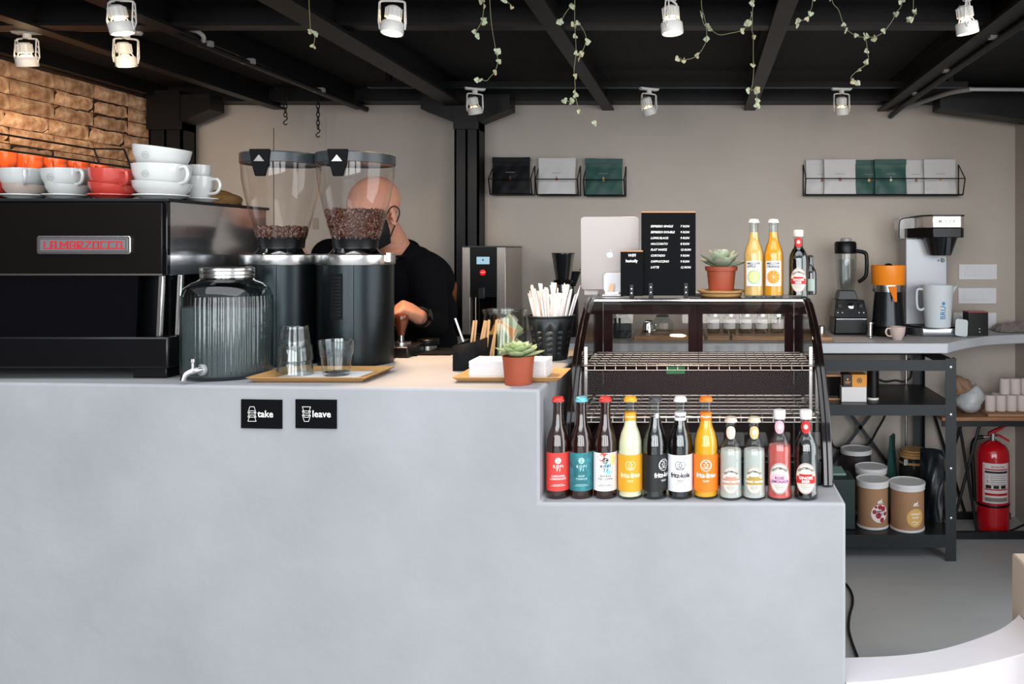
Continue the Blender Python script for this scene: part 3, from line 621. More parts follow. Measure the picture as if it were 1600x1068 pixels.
# tumblers
GL = glass('tumbler glass', '#f2f6f6', 2.2, .02)
def tumbler(loc, label, up=True):
    t = thing('tumbler', label, 'glass', loc if up else (loc[0], loc[1], loc[2]+.088), rot=(0 if up else PI,0,0), group='drinking glasses on the bamboo tray')
    m = MB(); seg = 48
    m.lathe([(1e-4,.0),(.031,.0),(.033,.004)], seg); obj('base', MB().lathe([(1e-4,.0005),(.030,.0005),(.0315,.004),(.0315,.009),(1e-4,.010)], 32), GL, t)
    obj('faceted_wall', MB().lathe([(.0318,.003),(.0365,.044),(.0375,.050)], 36, rib=.022, nrib=12), GL, t)
    obj('rim_wall', MB().lathe([(.0385,.050),(.0400,.053),(.0432,.0875),(.0425,.088),(.0415,.0875),(.0380,.050)], 48), GL, t)
tumbler((X(461,2.1), 2.1, ZT+.0063), 'upside-down tumbler, lower of the two stacked on the left bamboo tray', False)
tumbler((X(461,2.1), 2.1, ZT+.0063+.037), 'upside-down tumbler on top of the stack on the left bamboo tray', False)
tumbler((X(526,2.09), 2.09, ZT+.0063), 'single tumbler standing upright on the left bamboo tray')

# ---- take / leave signs on the counter front
def frontY(x): return 1.915+( -.371-x)*(2.0944-1.915)/(2.75-.371) if x < -.371 else 1.915
CARD = mat('black card', '#08090b', .75, spec=.1)
ca = math.atan2(-(2.0944-1.915), (2.75-.371))
for px0, px1, word, kind in ((377,443,'take',0), (462,528,'leave',1)):
    pc = (px0+px1)/2; x = X(pc, 1.965); y = frontY(x); x = X(pc, y); z = Z(646, y); wd = (px1-px0)/FPX*y; hd = 45/FPX*y
    t = thing('sign', 'small black wall sign reading %s with %s cup icons' % (word, 'upside-down' if kind == 0 else 'upright'), 'sign', (x, y-.001, z), rz=ca, group='take and leave signs on the counter front')
    obj('card', MB().box(-wd/2, wd/2, -.004, 0, -hd/2, hd/2), CARD, t)
    obj('lettering', shift(text_mb(word, .0225, .0004, 'LEFT'), -.0085, .0, -.0046), INKW, t)
    ic = MB(); s = 1 if kind == 0 else -1; cx0 = -.0222
    for k in range(3):
        zc = (.0098-.0098*k)*s
        if kind == 0: pts = [(cx0-.0052, zc+.0075), (cx0+.0052, zc+.0075), (cx0+.0100, zc-.0072), (cx0-.0100, zc-.0072)]
        else: pts = [(cx0-.0100, zc+.0072), (cx0+.0100, zc+.0072), (cx0+.0052, zc-.0075), (cx0-.0052, zc-.0075)]
        if k < 2: lp = pts+[pts[0]]
        else: lp = pts+[pts[0]]
        ic = join(ic, line(lp, .0011, -.0046-.00001*k))
    obj('icon', ic, INKW, t)

# ---- tamping corner
t = thing('tamping_tray', 'black tamping tray beside the right grinder', 'tamping tray', (-.90, 2.58, ZT))
obj('tray', MB().box(-1.03, -.865, 2.46, 2.60, ZT, ZT+.032), mat('brown black rubber', '#17110f', .3), t, W=True, bevel=.004)
obj('mat', MB().box(-1.03, -.855, 2.5, 2.70, ZT+.0, ZT+.004), MATTE, t, W=True)
t = thing('tamper', 'coffee tamper with brown wooden handle under the barista hand', 'tamper', (X(627,2.53), 2.53, ZT+.0325))
obj('handle', MB().solid([(.010,.028),(.011,.036),(.016,.052),(.021,.072),(.0225,.082),(.020,.090),(.010,.094)], 28), mat('walnut', '#6a2f17', .25, var=.4, vscale=30, stretch=(1,1,.2), coat=.5), t)
obj('shaft', MB().solid([(.029,0),(.029,.008),(.008,.012),(.0075,.028)], 28), STEEL, t)
t = thing('dosing_ring', 'round black tin with steel base beside the tamping tray', 'tin', (X(669,2.63), 2.63, ZT+.0045))
obj('body', MB().solid([(.026,0),(.026,.014)], 28), STEEL, t); obj('lid', MB().solid([(.032,.014),(.033,.016),(.033,.022),(.0315,.023),(.033,.024),(.033,.032),(.031,.034)], 32), DARKST, t)
t = tag(obj('bar_mat', MB().box(-.865+.012,-.76, 2.52, 2.69, ZT, ZT+.004), MATTE), 'thin black rubber mat at the back edge of the bar', 'mat')

# ---- black stirrer box
t = thing('stirrer_box', 'black slant-cut box holding wooden stirrers', 'box', (-.625, 2.25, ZT))
x0, x1, y0, y1 = -.030, .028, -.05, .04
hm = .066
vs = [(x0,y0,0),(x1,y0,0),(x1+.028,y1+.03,0),(x0+.028,y1+.03,0),(x0,y0,hm),(x1,y0,hm+.012),(x1+.028,y1+.03,hm+.020),(x0+.028,y1+.03,hm+.012)]
bx_ = obj('box_body', MB().add(vs, [(3,2,1,0),(0,1,5,4),(1,2,6,5),(2,3,7,6),(3,0,4,7)]), MATTE, t, solid=.003)
STK = mat('birch wood', '#c79a6c', .6)
for k in range(9):
    a = obj('stirrer', MB().box(-.0028,.0028,-.0007,.0007,0,.125), STK, loc=(-.638+.0075*k+.004, 2.27+.009*(k%3), ZT+.004), rot=(random.uniform(-.1,.12), .10+random.uniform(-.02,.13), random.uniform(-.5,.5)))
    tag(a, 'thin wooden stirrer standing in the black slant-cut box', 'stirrer', 'wooden stirrers in the black box')
for k, (dx, tl) in enumerate(((-.012, -.34),)):
    a = obj('paper_straw', MB().solid([(.0028,0),(.0028,.135)], 8), PAPER, loc=(-.622+dx, 2.30, ZT+.004), rot=(0, tl, 0)); tag(a, 'single white straw leaning left out of the black stirrer box', 'straw')
# ---- napkins
t = thing('napkin_stack', 'stack of white paper napkins on the right bamboo tray', 'napkins', (-.474, 2.085, ZT+.0055))
for k in range(14):
    obj('napkin', MB().box(-.094+random.uniform(-.001,.001), .094+random.uniform(-.001,.001), -.047, .047+random.uniform(-.001,.001), .0031*k, .0031*k+.0028), PAPER, t, bevel=.0008, bseg=1, smooth=False)
# ---- glass jar of tea bags
YJ = 2.37; t = thing('glass_jar', 'open glass jar of wrapped tea bags behind the napkins', 'jar', (X(789,YJ), YJ, ZT))
obj('glass_wall', MB().lathe([(1e-4,.001),(.056,.001),(.060,.006),(.060,.125),(.058,.135),(.0625,.146),(.0625,.150),(.060,.151),(.056,.138),(.058,.125),(.058,.008),(1e-4,.006)], 48), glass('jar glass', '#f2f4f2', 1.0), t)
TB = [mat('kraft tea wrapper', '#c8b58c', .6), mat('mint tea wrapper', '#93a07a', .6), mat('orange tea wrapper', '#cf8a3a', .5), mat('cream tea wrapper', '#d8cfb0', .6)]
for k in range(10):
    m = MB().at((0,0,0)); w_, h_ = .030, .034
    m = MB().add([(-w_,-.001,-h_),(w_,-.001,-h_),(w_,-.003,0),(w_,-.001,h_),(-w_,-.001,h_),(-w_,-.003,0),(-w_,.001,-h_),(w_,.001,-h_),(w_,.003,0),(w_,.001,h_),(-w_,.001,h_),(-w_,.003,0)],[(0,1,2,5),(5,2,3,4),(7,6,11,8),(8,11,10,9),(0,6,7,1),(4,3,9,10),(1,7,8,2),(2,8,9,3),(6,0,5,11),(11,5,4,10)])
    o = obj('tea_bag', m, TB[(k*3+1)%4], loc=(X(789,YJ)+random.uniform(-.012,.012), YJ-.026+.006*k, ZT+.052+.010*(k%5)), rot=(random.uniform(-.12,.1), random.uniform(.3,1.1)*(1 if k%3 else -1), random.uniform(-.3,.3)))
    tag(o, 'wrapped tea bag standing in the open glass jar', 'tea bag', 'tea bags in the glass jar')
# ---- perforated straw bucket
YS = 2.44; t = thing('straw_holder', 'black perforated metal bucket full of paper-wrapped straws', 'container', (X(859,YS)+.004, YS, ZT))
GM = mat('graphite metal', '#33383a', .4, .6)
m = MB(); R0, R1, HH = .046, .0675, .128; seg = 60; levels = [0,.020,.0245,.0355,.040,.051,.0555,.0665,.071,.082,.0865,.126]
rr = lambda z: R0+(R1-R0)*z/HH
for j in range(len(levels)-1):
    za, zb2 = levels[j], levels[j+1]; hole = j in (1,3,5,7,9)
    for i in range(seg):
        if hole and i % 5 in (0,1): continue
        a0, a1 = 2*PI*i/seg, 2*PI*(i+1)/seg
        m.add([(rr(za)*math.cos(a0), rr(za)*math.sin(a0), za),(rr(za)*math.cos(a1), rr(za)*math.sin(a1), za),(rr(zb2)*math.cos(a1), rr(zb2)*math.sin(a1), zb2),(rr(zb2)*math.cos(a0), rr(zb2)*math.sin(a0), zb2)],[(0,1,2,3)])
obj('bucket_wall', m, GM, t, solid=.0016); obj('bucket_floor', MB().cyl(R0-.001, .001, .004, 40), GM, t)
obj('rolled_rim', MB().tube([(R1*math.cos(2*PI*i/48), R1*math.sin(2*PI*i/48), HH-.001) for i in range(48)], .0028, 8, closed=True), GM, t)
STR = mat('straw wrapper', '#efe8e4', .7)
rs = random.Random(11)
for k in range(38):
    a = rs.uniform(0, 2*PI); q = math.sqrt(rs.random()); bx1, by1 = .030*q*math.cos(a), .030*q*math.sin(a)
    ln = rs.uniform(.180,.218); tx_, ty_ = bx1*1.0+(.058*q*math.cos(a))+rs.uniform(-.012,.012), by1+.03*q*math.sin(a)
    d = Vector((tx_-bx1+rs.uniform(-.012,.012), ty_-by1, ln)).normalized()
    m = MB(); wv = .0060
    m.add([(-wv,-.002,0),(wv,-.002,0),(wv,.002,0),(-wv,.002,0),(-wv*.9,-.0022,ln*.9),(wv*.9,-.0022,ln*.9),(wv*.9,.0022,ln*.9),(-wv*.9,.0022,ln*.9),(-wv*1.5,-.0004,ln),(wv*1.5,-.0004,ln+.002),(wv*1.5,.0004,ln+.002),(-wv*1.5,.0004,ln)],
          [(3,2,1,0),(0,1,5,4),(1,2,6,5),(2,3,7,6),(3,0,4,7),(4,5,9,8),(5,6,10,9),(6,7,11,10),(7,4,8,11),(8,9,10,11)])
    o = obj('wrapped_straw', m, STR, loc=(t.location.x+bx1*.8, YS+by1*.8, ZT+.005), smooth=False); o.rotation_euler = (Matrix.Rotation(0,3,'X') and d.to_track_quat('Z','Y').to_euler())
    tag(o, 'white paper-wrapped straw standing in the black perforated bucket', 'straw', 'paper-wrapped straws in the bucket')

# ---- succulents
TERRA = mat('terracotta plastic', '#98472d', .5, var=.12, vscale=8)
def succulent(loc, label, r, h, leafL, nl, lm, seed, up=.5, rim=True):
    t = thing('potted_succulent', label, 'plant', loc); g = random.Random(seed)
    obj('pot', MB().lathe([(1e-4,.001),(r*.80,0),(r*.82,.002),(r*.94,h*.82)]+([(r*1.04,h*.83),(r*1.08,h)] if rim else [(r,h)])+[(r*.95,h),(r*.90,h*.80),(1e-4,h*.80)], 40), TERRA, t)
    obj('soil', MB().cyl(r*.88, h*.80, h*.88, 24), mat('potting soil', '#2c211b', .95, bump=.6, bscale=120), t)
    lv = None
    for k in range(nl):
        f = k/nl; a = k*2.39996; el = (.12+up*f*1.5); L = leafL*(1-.45*f); wv = L*.35
        vs = []; fs = []; prof = [(0,.35),(.25,.75),(.55,1.0),(.8,.72),(.93,.35),(1,.03)]
        for u, wd in prof:
            z = .10*L*math.sin(u*PI)+.18*L*u*u
            for q in range(8):
                an = 2*PI*q/8; vs.append((L*u, wv*wd*math.cos(an), z+L*.11*wd*math.sin(an)*(1 if math.sin(an) < 0 else .25)))
        for j in range(len(prof)-1):
            for q in range(8): fs.append((j*8+q, j*8+(q+1)%8, (j+1)*8+(q+1)%8, (j+1)*8+q))
        fs += [tuple(range(7,-1,-1)), tuple(40+q for q in range(8))]
        obj('leaf', MB().add(vs, fs), lm, t, loc=(.12*r*math.cos(a)*(1-f), .12*r*math.sin(a)*(1-f), h*.92+.010*f), rot=(0, -el, a), ang=60)
    return t
G1 = mat('green succulent leaf', '#b7c08f', .45, var=.35, vscale=25, coat=.2, col2='#7d9c6c'); G2 = mat('pale succulent leaf', '#aab39b', .5, var=.3, vscale=25, col2='#7f8f78')
succulent((X(810,1.99), 1.99, ZT), 'small green succulent in terracotta pot at the front corner of the bar', .039, .068, .060, 21, G1, 1, .50, rim=False)
# ================================================================ DISPLAY CASE
BROWN = mat('glossy black brown panel', '#120a0a', .08, 0, spec=.6)
CL, CRX = -.338, .325
t = thing('display_case', 'empty curved glass display case with black sides and wire shelves', 'display case', (0, 2.35, ZL))
prof = [(2.69,.868),(2.69,1.303),(2.47,1.303),(2.40,1.290),(2.31,1.249),(2.24,1.205),(2.19,1.16),(2.145,1.115),(2.11,1.07),(2.075,1.015),(2.06,.97),(2.045,.92),(2.035,.868)]
for x0, x1 in ((CL, CL+.026), (CRX-.026, CRX)):
    sp = obj('side_panel', MB().prism(prof, x0, x1, 'x'), BROWN, t, W=True, bevel=.003)
    e = [(x0 if x0 == CL else x1-.003, p[0], p[1]) for p in prof[2:]]
    obj('edge_strip', MB().tube([(x0+.013, p[0]-.002, p[1]+.001) for p in prof[2:]], .0018, 6), DARKST, sp, W=True)
cur = spline([(0,2.47,1.300),(0,2.40,1.287),(0,2.31,1.246),(0,2.24,1.202),(0,2.19,1.157),(0,2.145,1.112),(0,2.11,1.067),(0,2.078,1.015),(0,2.063,.97),(0,2.05,.93)], 4)
m = MB(); n_ = len(cur)
m.add([(CL+.028, p.y, p.z) for p in cur]+[(CRX-.028, p.y, p.z) for p in cur], [(i, i+1, n_+i+1, n_+i) for i in range(n_-1)])
obj('curved_glass', m, glass('case glass', '#f2efec', .25, .01), t, W=True, ang=80)
obj('top_panel', MB().box(CL+.026, CRX-.026, 2.45, 2.69, 1.292, 1.303), BROWN, t, W=True, bevel=.002)
obj('front_edge', MB().box(CL+.026, CRX-.026, 2.444, 2.450, 1.2955, 1.2995), CHROME, t, W=True)
obj('base', MB().box(CL+.026, CRX-.026, 2.05, 2.69, .868, .925), mat('case base', '#1a1f1e', .12, .5), t, W=True, bevel=.003)
obj('floor_plate', MB().box(CL+.03, CRX-.03, 2.075, 2.64, .926, .930), mat('dark mirror tray', '#46504c', .08, .9), t, W=True)
for x in (CL+.034, CRX-.034): obj('upright', MB().box(x-.004, x+.004, 2.20, 2.212, .93, 1.19), STEEL, t, W=True)
# rear sliding doors: dark lower panel, glazed above
for k, (x0, x1) in enumerate(((CL+.028, -.012), (-.022, CRX-.028))):
    y = 2.655+.013*k
    d = obj('rear_door', MB().box(x0, x0+.028, y, y+.010, .932, 1.290).box(x1-.028, x1, y, y+.010, .932, 1.290).box(x0+.028, x1-.028, y, y+.010, 1.240, 1.290).box(x0+.028, x1-.028, y, y+.010, .932, 1.118), mat('rear door maroon', '#301318', .3, .0, spec=.1), t, W=True, smooth=False)
    obj('pane', MB().box(x0+.027, x1-.027, y+.004, y+.006, 1.117, 1.241), glass('pane glass', '#f2f2f0', .9, .01), d, W=True)
    obj('door_handle', MB().box((x0+x1)/2-.03, (x0+x1)/2+.03, y-.004, y, 1.10, 1.112), DARKST, d, W=True)
st = obj('green_sticker', MB().box(X(1041,2.64), X(1070,2.64), 2.652, 2.6545, Z(584,2.65), Z(573,2.65)), mat('green sticker', '#2f8a4e', .5), t, W=True)
# wire shelves
for yf, yb, z, nm in ((2.195, 2.47, Z(571,2.195), 'upper'), (2.125, 2.44, Z(652,2.125), 'lower')):
    xa, xb = CL+.031, CRX-.031
    fr = MB(); fr.tube([(xa,yf,z),(xb,yf,z),(xb,yb,z),(xa,yb,z)], .003, 8, closed=True)
    s_ = obj('wire_shelf', fr, mat('tinned wire','#b3aaa2',.25,1), t, W=True)
    w1 = MB(); nw = 22
    for i in range(1, nw): xw = xa+(xb-xa)*i/nw; w1.tube([(xw,yf-.003,z-.012),(xw,yf,z+.003),(xw,yb,z+.003)], .0014, 5)
    tag(obj('long_wires', w1, mat('tinned wire'), s_, W=True), kind='stuff')
    w1 = MB()
    for j in range(6): yy = yf+.0+(yb-yf)*j/6; w1.rod((xa,yy,z+ (.0 if j else -.012)),(xb,yy,z+(.0 if j else -.012)), .0015, 5)
    tag(obj('cross_wires', w1, mat('tinned wire'), s_, W=True), kind='stuff')
    for x in (xa, xb): obj('shelf_clip', MB().cbox((x, yf+.05, z-.002), (.008, .02, .012)).cbox((x, yb-.04, z-.002), (.008, .02, .012)), STEEL, s_, W=True)
LED = mat('warm lamp strip', '#ffd9a0', .3, emit=5, ecol='#ffd2a0')
obj('lamp_housing', MB().box(CL+.05, CRX-.05, 2.47, 2.50, 1.284, 1.2915), DARKST, t, W=True)

# ================================================================ BOTTLES
CAPS = {}
def bottle(name, label, cat, px, Y, z, H, r, kind, bodymat, capcol, liquid=None, fill=.8, group=None, turn=0, neckc=None):
    """kind: long (slender beer neck), round (short, round-shouldered), screw (round with tall screw cap)"""
    t = thing(name, label, cat, (X(px, Y), Y, z), rz=math.atan2(-X(px, Y), Y), group=group)
    if kind == 'long':
        pr = [(r*.86,0),(r*.97,.002),(r,.007),(r,H*.50),(r*.97,H*.56),(r*.80,H*.64),(r*.55,H*.71),(r*.46,H*.78),(r*.43,H*.86),(r*.415,H*.925),(r*.46,H*.93),(r*.46,H*.95),(r*.41,H*.955),(r*.41,H*.985)]
        zcap = H*.955; rc = r*.455
    else:
        pr = [(r*.88,0),(r*.98,.002),(r,.006),(r,.014),(r*.965,.020),(r*.965,H*.50),(r*.97,H*.55),(r*.90,H*.62),(r*.66,H*.695),(r*.45,H*.74),(r*.42,H*.80),(r*.42,H*.87),(r*.47,H*.88),(r*.47,H*.90),(r*.41,H*.905),(r*.41,H*.985)]
        zcap = H*(.90 if kind == 'screw' else .94); rc = r*.47
    obj('glass_body', MB().lathe([(1e-4,.003)]+pr+[(1e-4,pr[-1][1])], 40), bodymat, t)
    if liquid is not None:
        zf = H*fill; lp = []
        for (ra, za), (rb, zb) in zip(pr[:-1], pr[1:]):
            if za >= zf: break
            lp.append((ra*.93, max(za,.006)))
            if zb > zf: lp.append(((ra+(rb-ra)*(zf-za)/(zb-za))*.93, zf)); break
        obj('drink', MB().solid(lp, 32), liquid, t)
    cm = mat('cap '+capcol, capcol, .35, .2)
    m = MB()
    if kind == 'screw': m.lathe([(rc,zcap),(rc*1.04,zcap+.001),(rc*1.04,zcap+.006),(rc,zcap+.0065),(rc*1.04,zcap+.007),(rc*1.04,H-.002),(rc*.96,H),(1e-4,H)], 36)
    else: m.lathe([(rc*1.15,zcap-.001),(rc*1.17,zcap),(rc*1.12,zcap+.0025),(rc*1.05,zcap+.0045),(rc*1.03,H-.0022),(rc*.86,H-.0005),(rc*.5,H+.0004),(1e-4,H+.0006)], 84, rib=.035, nrib=21, rmin=rc*1.04)
    c = obj('cap', m, cm, t)
    if kind != 'screw':
        for k in range(0): pass
    rr = r if kind == 'long' else r*.965
    return t, rr, H
def lab_rect(t, r, x0, x1, z0, z1, m, turn=0, name='label'):
    return obj(name, wrap(rect(x0, x1, z0, z1, 24, 1), r+.0005, turn), m, t)
def mark(parent, mb, r, m, turn=0, lift=.0011, name='lettering'): return obj(name, wrap(mb, r+lift, turn), m, parent, smooth=False)
AMB = mat('amber bottle glass', '#2a1108', .04, 0, trans=.3, ior=1.5, coat=1); DRK = mat('cola filled glass', '#0c0606', .03, 0, trans=.1, ior=1.5, coat=1)
CLG = glass('bottle clear glass', '#f0f5f4', 1.2, .02)
# bottle lips are crimped: serrated ring under each crown cap comes from the 21-sided rim
Yb = 1.967; zb = ZL+.0003; G = 'soft drink bottles in a row on the bar step'
def kopi(px, lab, labm, cap, words, mk, capn=0):
    t, r, H = bottle('drink_bottle', lab, 'bottle', px, Yb, zb, .235, .0275, 'long', AMB, cap, group=G)
    L = lab_rect(t, r, -.052, .052, .019, .108, labm, name='label')
    m = ring(0, .090, .0001, .0072, 20); mark(L, m, r, mk, name='emblem')
    mark(L, join(line([(-.006,.0885),(.006,.0885)],.0008), line([(-.005,.0915),(.004,.094)],.0008), line([(-.001,.084),(.001,.096)],.0008), line([(-.005,.086),(.005,.0855)],.0007)), r, labm if labm is not LBM else INKW, lift=.0015, name='emblem_lines')
    tx = join(shift(text_mb('KOPI', .0088, .0003, space=1.35), 0, .0765), shift(text_mb('TI', .0088, .0003, space=1.6), 0, .0685))
    mark(L, tx, r, mk)
    y = .054
    for wd in words: mark(L, shift(text_mb(wd, .0062, .00025, space=1.25), 0, y), r, mk); y -= .0066
    mark(L, join(*[shift(text_mb(s_, .0026, .0001), 0, zq) for s_, zq in (('COLD BREW COFFEE', .034), ('NATURAL LEMONADE', .0305))]) if False else join(line([(-.012,.0345),(.012,.0345)],.0009), line([(-.017,.0315),(.017,.0315)],.0009)), r, mk, name='small_print')
    return t, L
LR = mat('coral label', '#cf3b34', .55); LT = mat('teal marbled label', '#2f8288', .55, var=.5, vscale=60, col2='#1c5560'); LBM = mat('white label', '#e3dfdc', .6)
kopi(872, 'amber bottle with coral red label and red cap, leftmost on the bar step', LR, '#c8342c', ('CASCARA','LEMONADE'), INKW)
kopi(908.5, 'amber bottle with teal label and light blue cap on the bar step', LT, '#5fa8c0', ('HOP','TONICA'), mat('pale teal print', '#a9d0cf', .6))
t, L = kopi(946, 'amber bottle with splashed red, white and blue label and red cap', LBM, '#c8342c', ('SUCKLE','CO. LONG'), INKB)
r = .0275
def blob(cx, cz, rx, rz, sd):
    g = random.Random(sd); pts = []
    m = MB(); n_ = 22; vs = [(cx,0,cz)]
    for k in range(n_): a = 2*PI*k/n_; q = 1+g.uniform(-.22,.22); vs.append((cx+rx*q*math.cos(a), 0, cz+rz*q*math.sin(a)))
    return m.add(vs, [(0,1+k,1+(k+1)%n_) for k in range(n_)])
mark(L, blob(-.003,.098,.017,.0095,1), r, mat('label red', '#d8483c', .6), lift=.0007, name='red_splash'); mark(L, blob(.018,.092,.007,.013,2), r, mat('label yellow', '#e3c67a', .6), lift=.00075, name='yellow_splash'); mark(L, blob(.006,.072,.013,.013,3), r, mat('label blue', '#7fb9cf', .6), lift=.0008, name='blue_splash')
def fritz(px, lab, glassm, liq, capc, labm, ink, word, neck, turn=0, fill=.80):
    t, r, H = bottle('drink_bottle', lab, 'bottle', px, Yb-.004, zb, .2365, .0290, 'long', glassm, capc, liq, fill, group=G)
    L = lab_rect(t, r, -.056, .056, .019, .104, labm)
    if neck:
        nk = obj('neck_label', MB().lathe([(r*.475,.181),(r*.455,.200)], 32), labm, t)
        mark(nk, shift(text_mb(word, .0075, .0003), 0, .1905), r*.468, ink, turn=turn, lift=.0006)
    else:
        mark(t, disc(0,.193,.0045,.006), r*.468, LBM, turn=.35, name='neck_label')
    m = join(ring(-.0045,.0812,.0068,.0077,20,sz=1.15), ring(.0045,.0812,.0068,.0077,20,sz=1.15), ring(0,.0805,.0125,.0136,28) if ink is INKW else line([(-.009,.073),(-.004,.0705),(.004,.0705),(.009,.073)],.0012))
    for sx in (-1,1):
        m = join(m, line([(sx*.0045-.003,.083),(sx*.0045-.001,.083)],.0007), line([(sx*.0045+.001,.083),(sx*.0045+.003,.083)],.0007), line([(sx*.0045,.082),(sx*.0045-.0006,.0795),(sx*.0045+.0006,.0795)],.0005), line([(sx*.0045-.002,.077),(sx*.0045+.002,.077)],.0007))
    mark(L, m, r, ink, turn, name='emblem')
    mark(L, shift(text_mb(word, .0155, .0004, space=.95), 0, .0570, sx=.92), r, ink, turn)
    mark(L, join(line([(-.008,.0455),(.008,.0455)],.0008), line([(-.006,.043),(.006,.043)],.0008)), r, ink, turn, name='small_print')
LEM = mat('cloudy lemonade', '#efe6c0', .08); ORJ = mat('orange soda', '#f5a81c', .1)
LYE = mat('mustard label', '#d9971f', .55); LBK = mat('black label', '#141416', .5); LWH = mat('paper white label', '#dcdce0', .6); LOR = mat('orange label', '#ee7410', .55)
fritz(985, 'clear bottle of cloudy lemonade with mustard yellow label and cap', CLG, LEM, '#d9971f', LYE, mat('cream print', '#f3e3b8', .6), 'fritz-limo', True)
fritz(1023.5, 'dark bottle with black label, its white logo turned to the right', CLG, DRK, '#3a3a40', LBK, INKW, 'fritz-kola', False, .75)
fritz(1063, 'dark cola bottle with white label, white neck band and white cap', CLG, DRK, '#dcdcdc', LWH, INKB, 'fritz-kola', True)
fritz(1103, 'bright orange soda bottle with orange label and cap', CLG, ORJ, '#e0701a', LOR, INKW, 'fritz-limo', True)
def fent(px, lab, H, kind, glassm, liq, capc, band, bandink, words, neckm, Y=Yb-.012, z=zb, r=.0275, fill=.6, grp=G, scale=1.0):
    t, rr, H = bottle('drink_bottle', lab, 'bottle', px, Y, z, H, r, kind, glassm, capc, liq, fill, group=grp)
    ow, oh, cz = (.0255, .0360, .052) if kind == 'screw' else (.0215, .0315, .047); q = oh/.0245
    L = obj('oval_label', wrap(disc(0, cz, ow, oh, 40), rr+.0005), mat('cream oval label', '#cfcabd', .6), t)
    mark(L, shift(arc(text_mb('FENTIMANS', .0052*q, .0002), .0160*q), 0, cz+.0162*q), rr, INKB, lift=.0010)
    mark(L, ring(0, cz, ow*.93, ow*.96, 40, sz=oh/ow), rr, bandink if bandink is not INKW else band, lift=.0009, name='oval_line')
    mark(L, join(rect(-ow*.96, ow*.96, cz-.0080*q, cz+.0032*q, 14, 1), rect(-ow*.62, ow*.62, cz+.0032*q, cz+.0068*q, 8, 1)), rr, band, lift=.0011, name='band')
    if len(words) == 1: mark(L, shift(text_mb(words[0], .0052*q, .0002), 0, cz-.0024*q), rr, bandink, lift=.0016)
    else:
        mark(L, shift(text_mb(words[0], .0064*q, .0002), 0, cz+.0006*q), rr, bandink, lift=.0016); mark(L, shift(text_mb(words[1], .0060*q, .0002), 0, cz-.0050*q), rr, bandink, lift=.0016)
    mark(L, join(line([(-.008*q,cz-.0115*q),(.008*q,cz-.0115*q)],.0008), line([(-.007*q,cz-.014*q),(.007*q,cz-.014*q)],.0008), line([(-.005*q,cz-.0165*q),(.005*q,cz-.0165*q)],.0008)), rr, mat('grey print','#77756e',.6), lift=.001, name='small_print')
    rn = r*.43; zn = H*.815
    nl = obj('neck_label', wrap(disc(0, zn, .0125, .0155, 24), rn+.0012), neckm, t)
    mark(nl, join(ring(0, zn+.001, .0045, .0055, 18), disc(0, zn+.0005, .003, .0036, 14)), rn, INKW if neckm is not CRN else mat('beige print','#b79a76',.6), lift=.002, name='emblem')
    return t
CRN = mat('cream neck label', '#d9ccb4', .6); RNK = mat('red neck label', '#b9201f', .6); PNK = mat('pink neck label', '#e3a3b0', .6); GNK = mat('gold neck label', '#cbb27c', .6); BNK = mat('blush neck label', '#dcc0b0', .6)
TON = mat('clear tonic', '#dcdad4', .05, trans=.25, ior=1.06); ROS = mat('rose lemonade', '#d8605a', .06, trans=.1)
fent(1142, 'small clear tonic bottle with oval label and pinkish-brown band', .190, 'round', CLG, TON, '#c9b6a8', mat('rose brown band','#b98a78',.6), INKW, ('TONIC WATER',), BNK)
fent(1178.5, 'small clear tonic bottle with oval label and olive gold band', .190, 'round', CLG, TON, '#c9bfa0', mat('olive gold band','#a68a3c',.6), INKW, ('TONIC WATER',), GNK)
fent(1218, 'pink lemonade bottle with oval label and white screw cap', .206, 'screw', CLG, ROS, '#e3dedb', mat('pink band','#eab0bf',.6), mat('purple print','#4e3670',.6), ('ROSE','LEMONADE'), PNK, r=.0292)
fent(1259, 'dark ginger beer bottle with white screw cap, rightmost on the bar step', .206, 'screw', CLG, DRK, '#e3dedb', mat('red band','#b3221e',.6), INKW, ('GINGER','BEER'), RNK, r=.0292, fill=.86)

# ================================================================ ON TOP OF THE CASE
ZC2 = 1.3033; YT = 2.52
def juice(px, lab, liq, w2, col, rim):
    t, r, H = bottle('drink_bottle', lab, 'bottle', px, YT, ZC2, .236, .0305, 'long', CLG, '#e6e2de', liq, .83, group='juice bottles on top of the display case')
    L = lab_rect(t, r, -.0255, .0255, .034, .109, LWH)
    mark(L, join(shift(text_mb('MELLOW', .0100, .0002, 'LEFT'), -.0215, .1015), shift(text_mb(w2, .0100, .0002, 'LEFT'), -.0215, .0925)), r, INKB)
    mark(L, disc(0, .0615, .0205, .0205, 32), r, mat('fruit '+rim, rim, .6), lift=.0010, name='fruit_rim'); mark(L, disc(0, .0615, .0175, .0175, 32), r, mat('fruit '+col, col, .6), lift=.0014, name='fruit_face')
    mark(L, join(*[line([(0,.0615),(.015*math.cos(a),.0615+.015*math.sin(a))],.0006) for a in [PI*k/4 for k in range(8)]]), r, mat('fruit segment', '#f6e6b0', .6), lift=.0018, name='fruit_lines')
juice(1178, 'apple juice bottle with a green fruit disc label on the display case', mat('apple juice', '#eab768', .1), 'APPLE', '#c3cf8c', '#8fb58c')
juice(1208.5, 'orange juice bottle with an orange fruit disc label on the display case', mat('orange juice', '#f39f1c', .1), 'ORANGE', '#f08a2a', '#f3a04c')
fent(1247.5, 'dark ginger beer bottle standing on top of the display case', .203, 'screw', CLG, DRK, '#e3dedb', mat('red band','#b3221e',.6), INKW, ('GINGER','BEER'), RNK, Y=YT, z=ZC2, r=.0310, fill=.86, grp='ginger beer on the case')
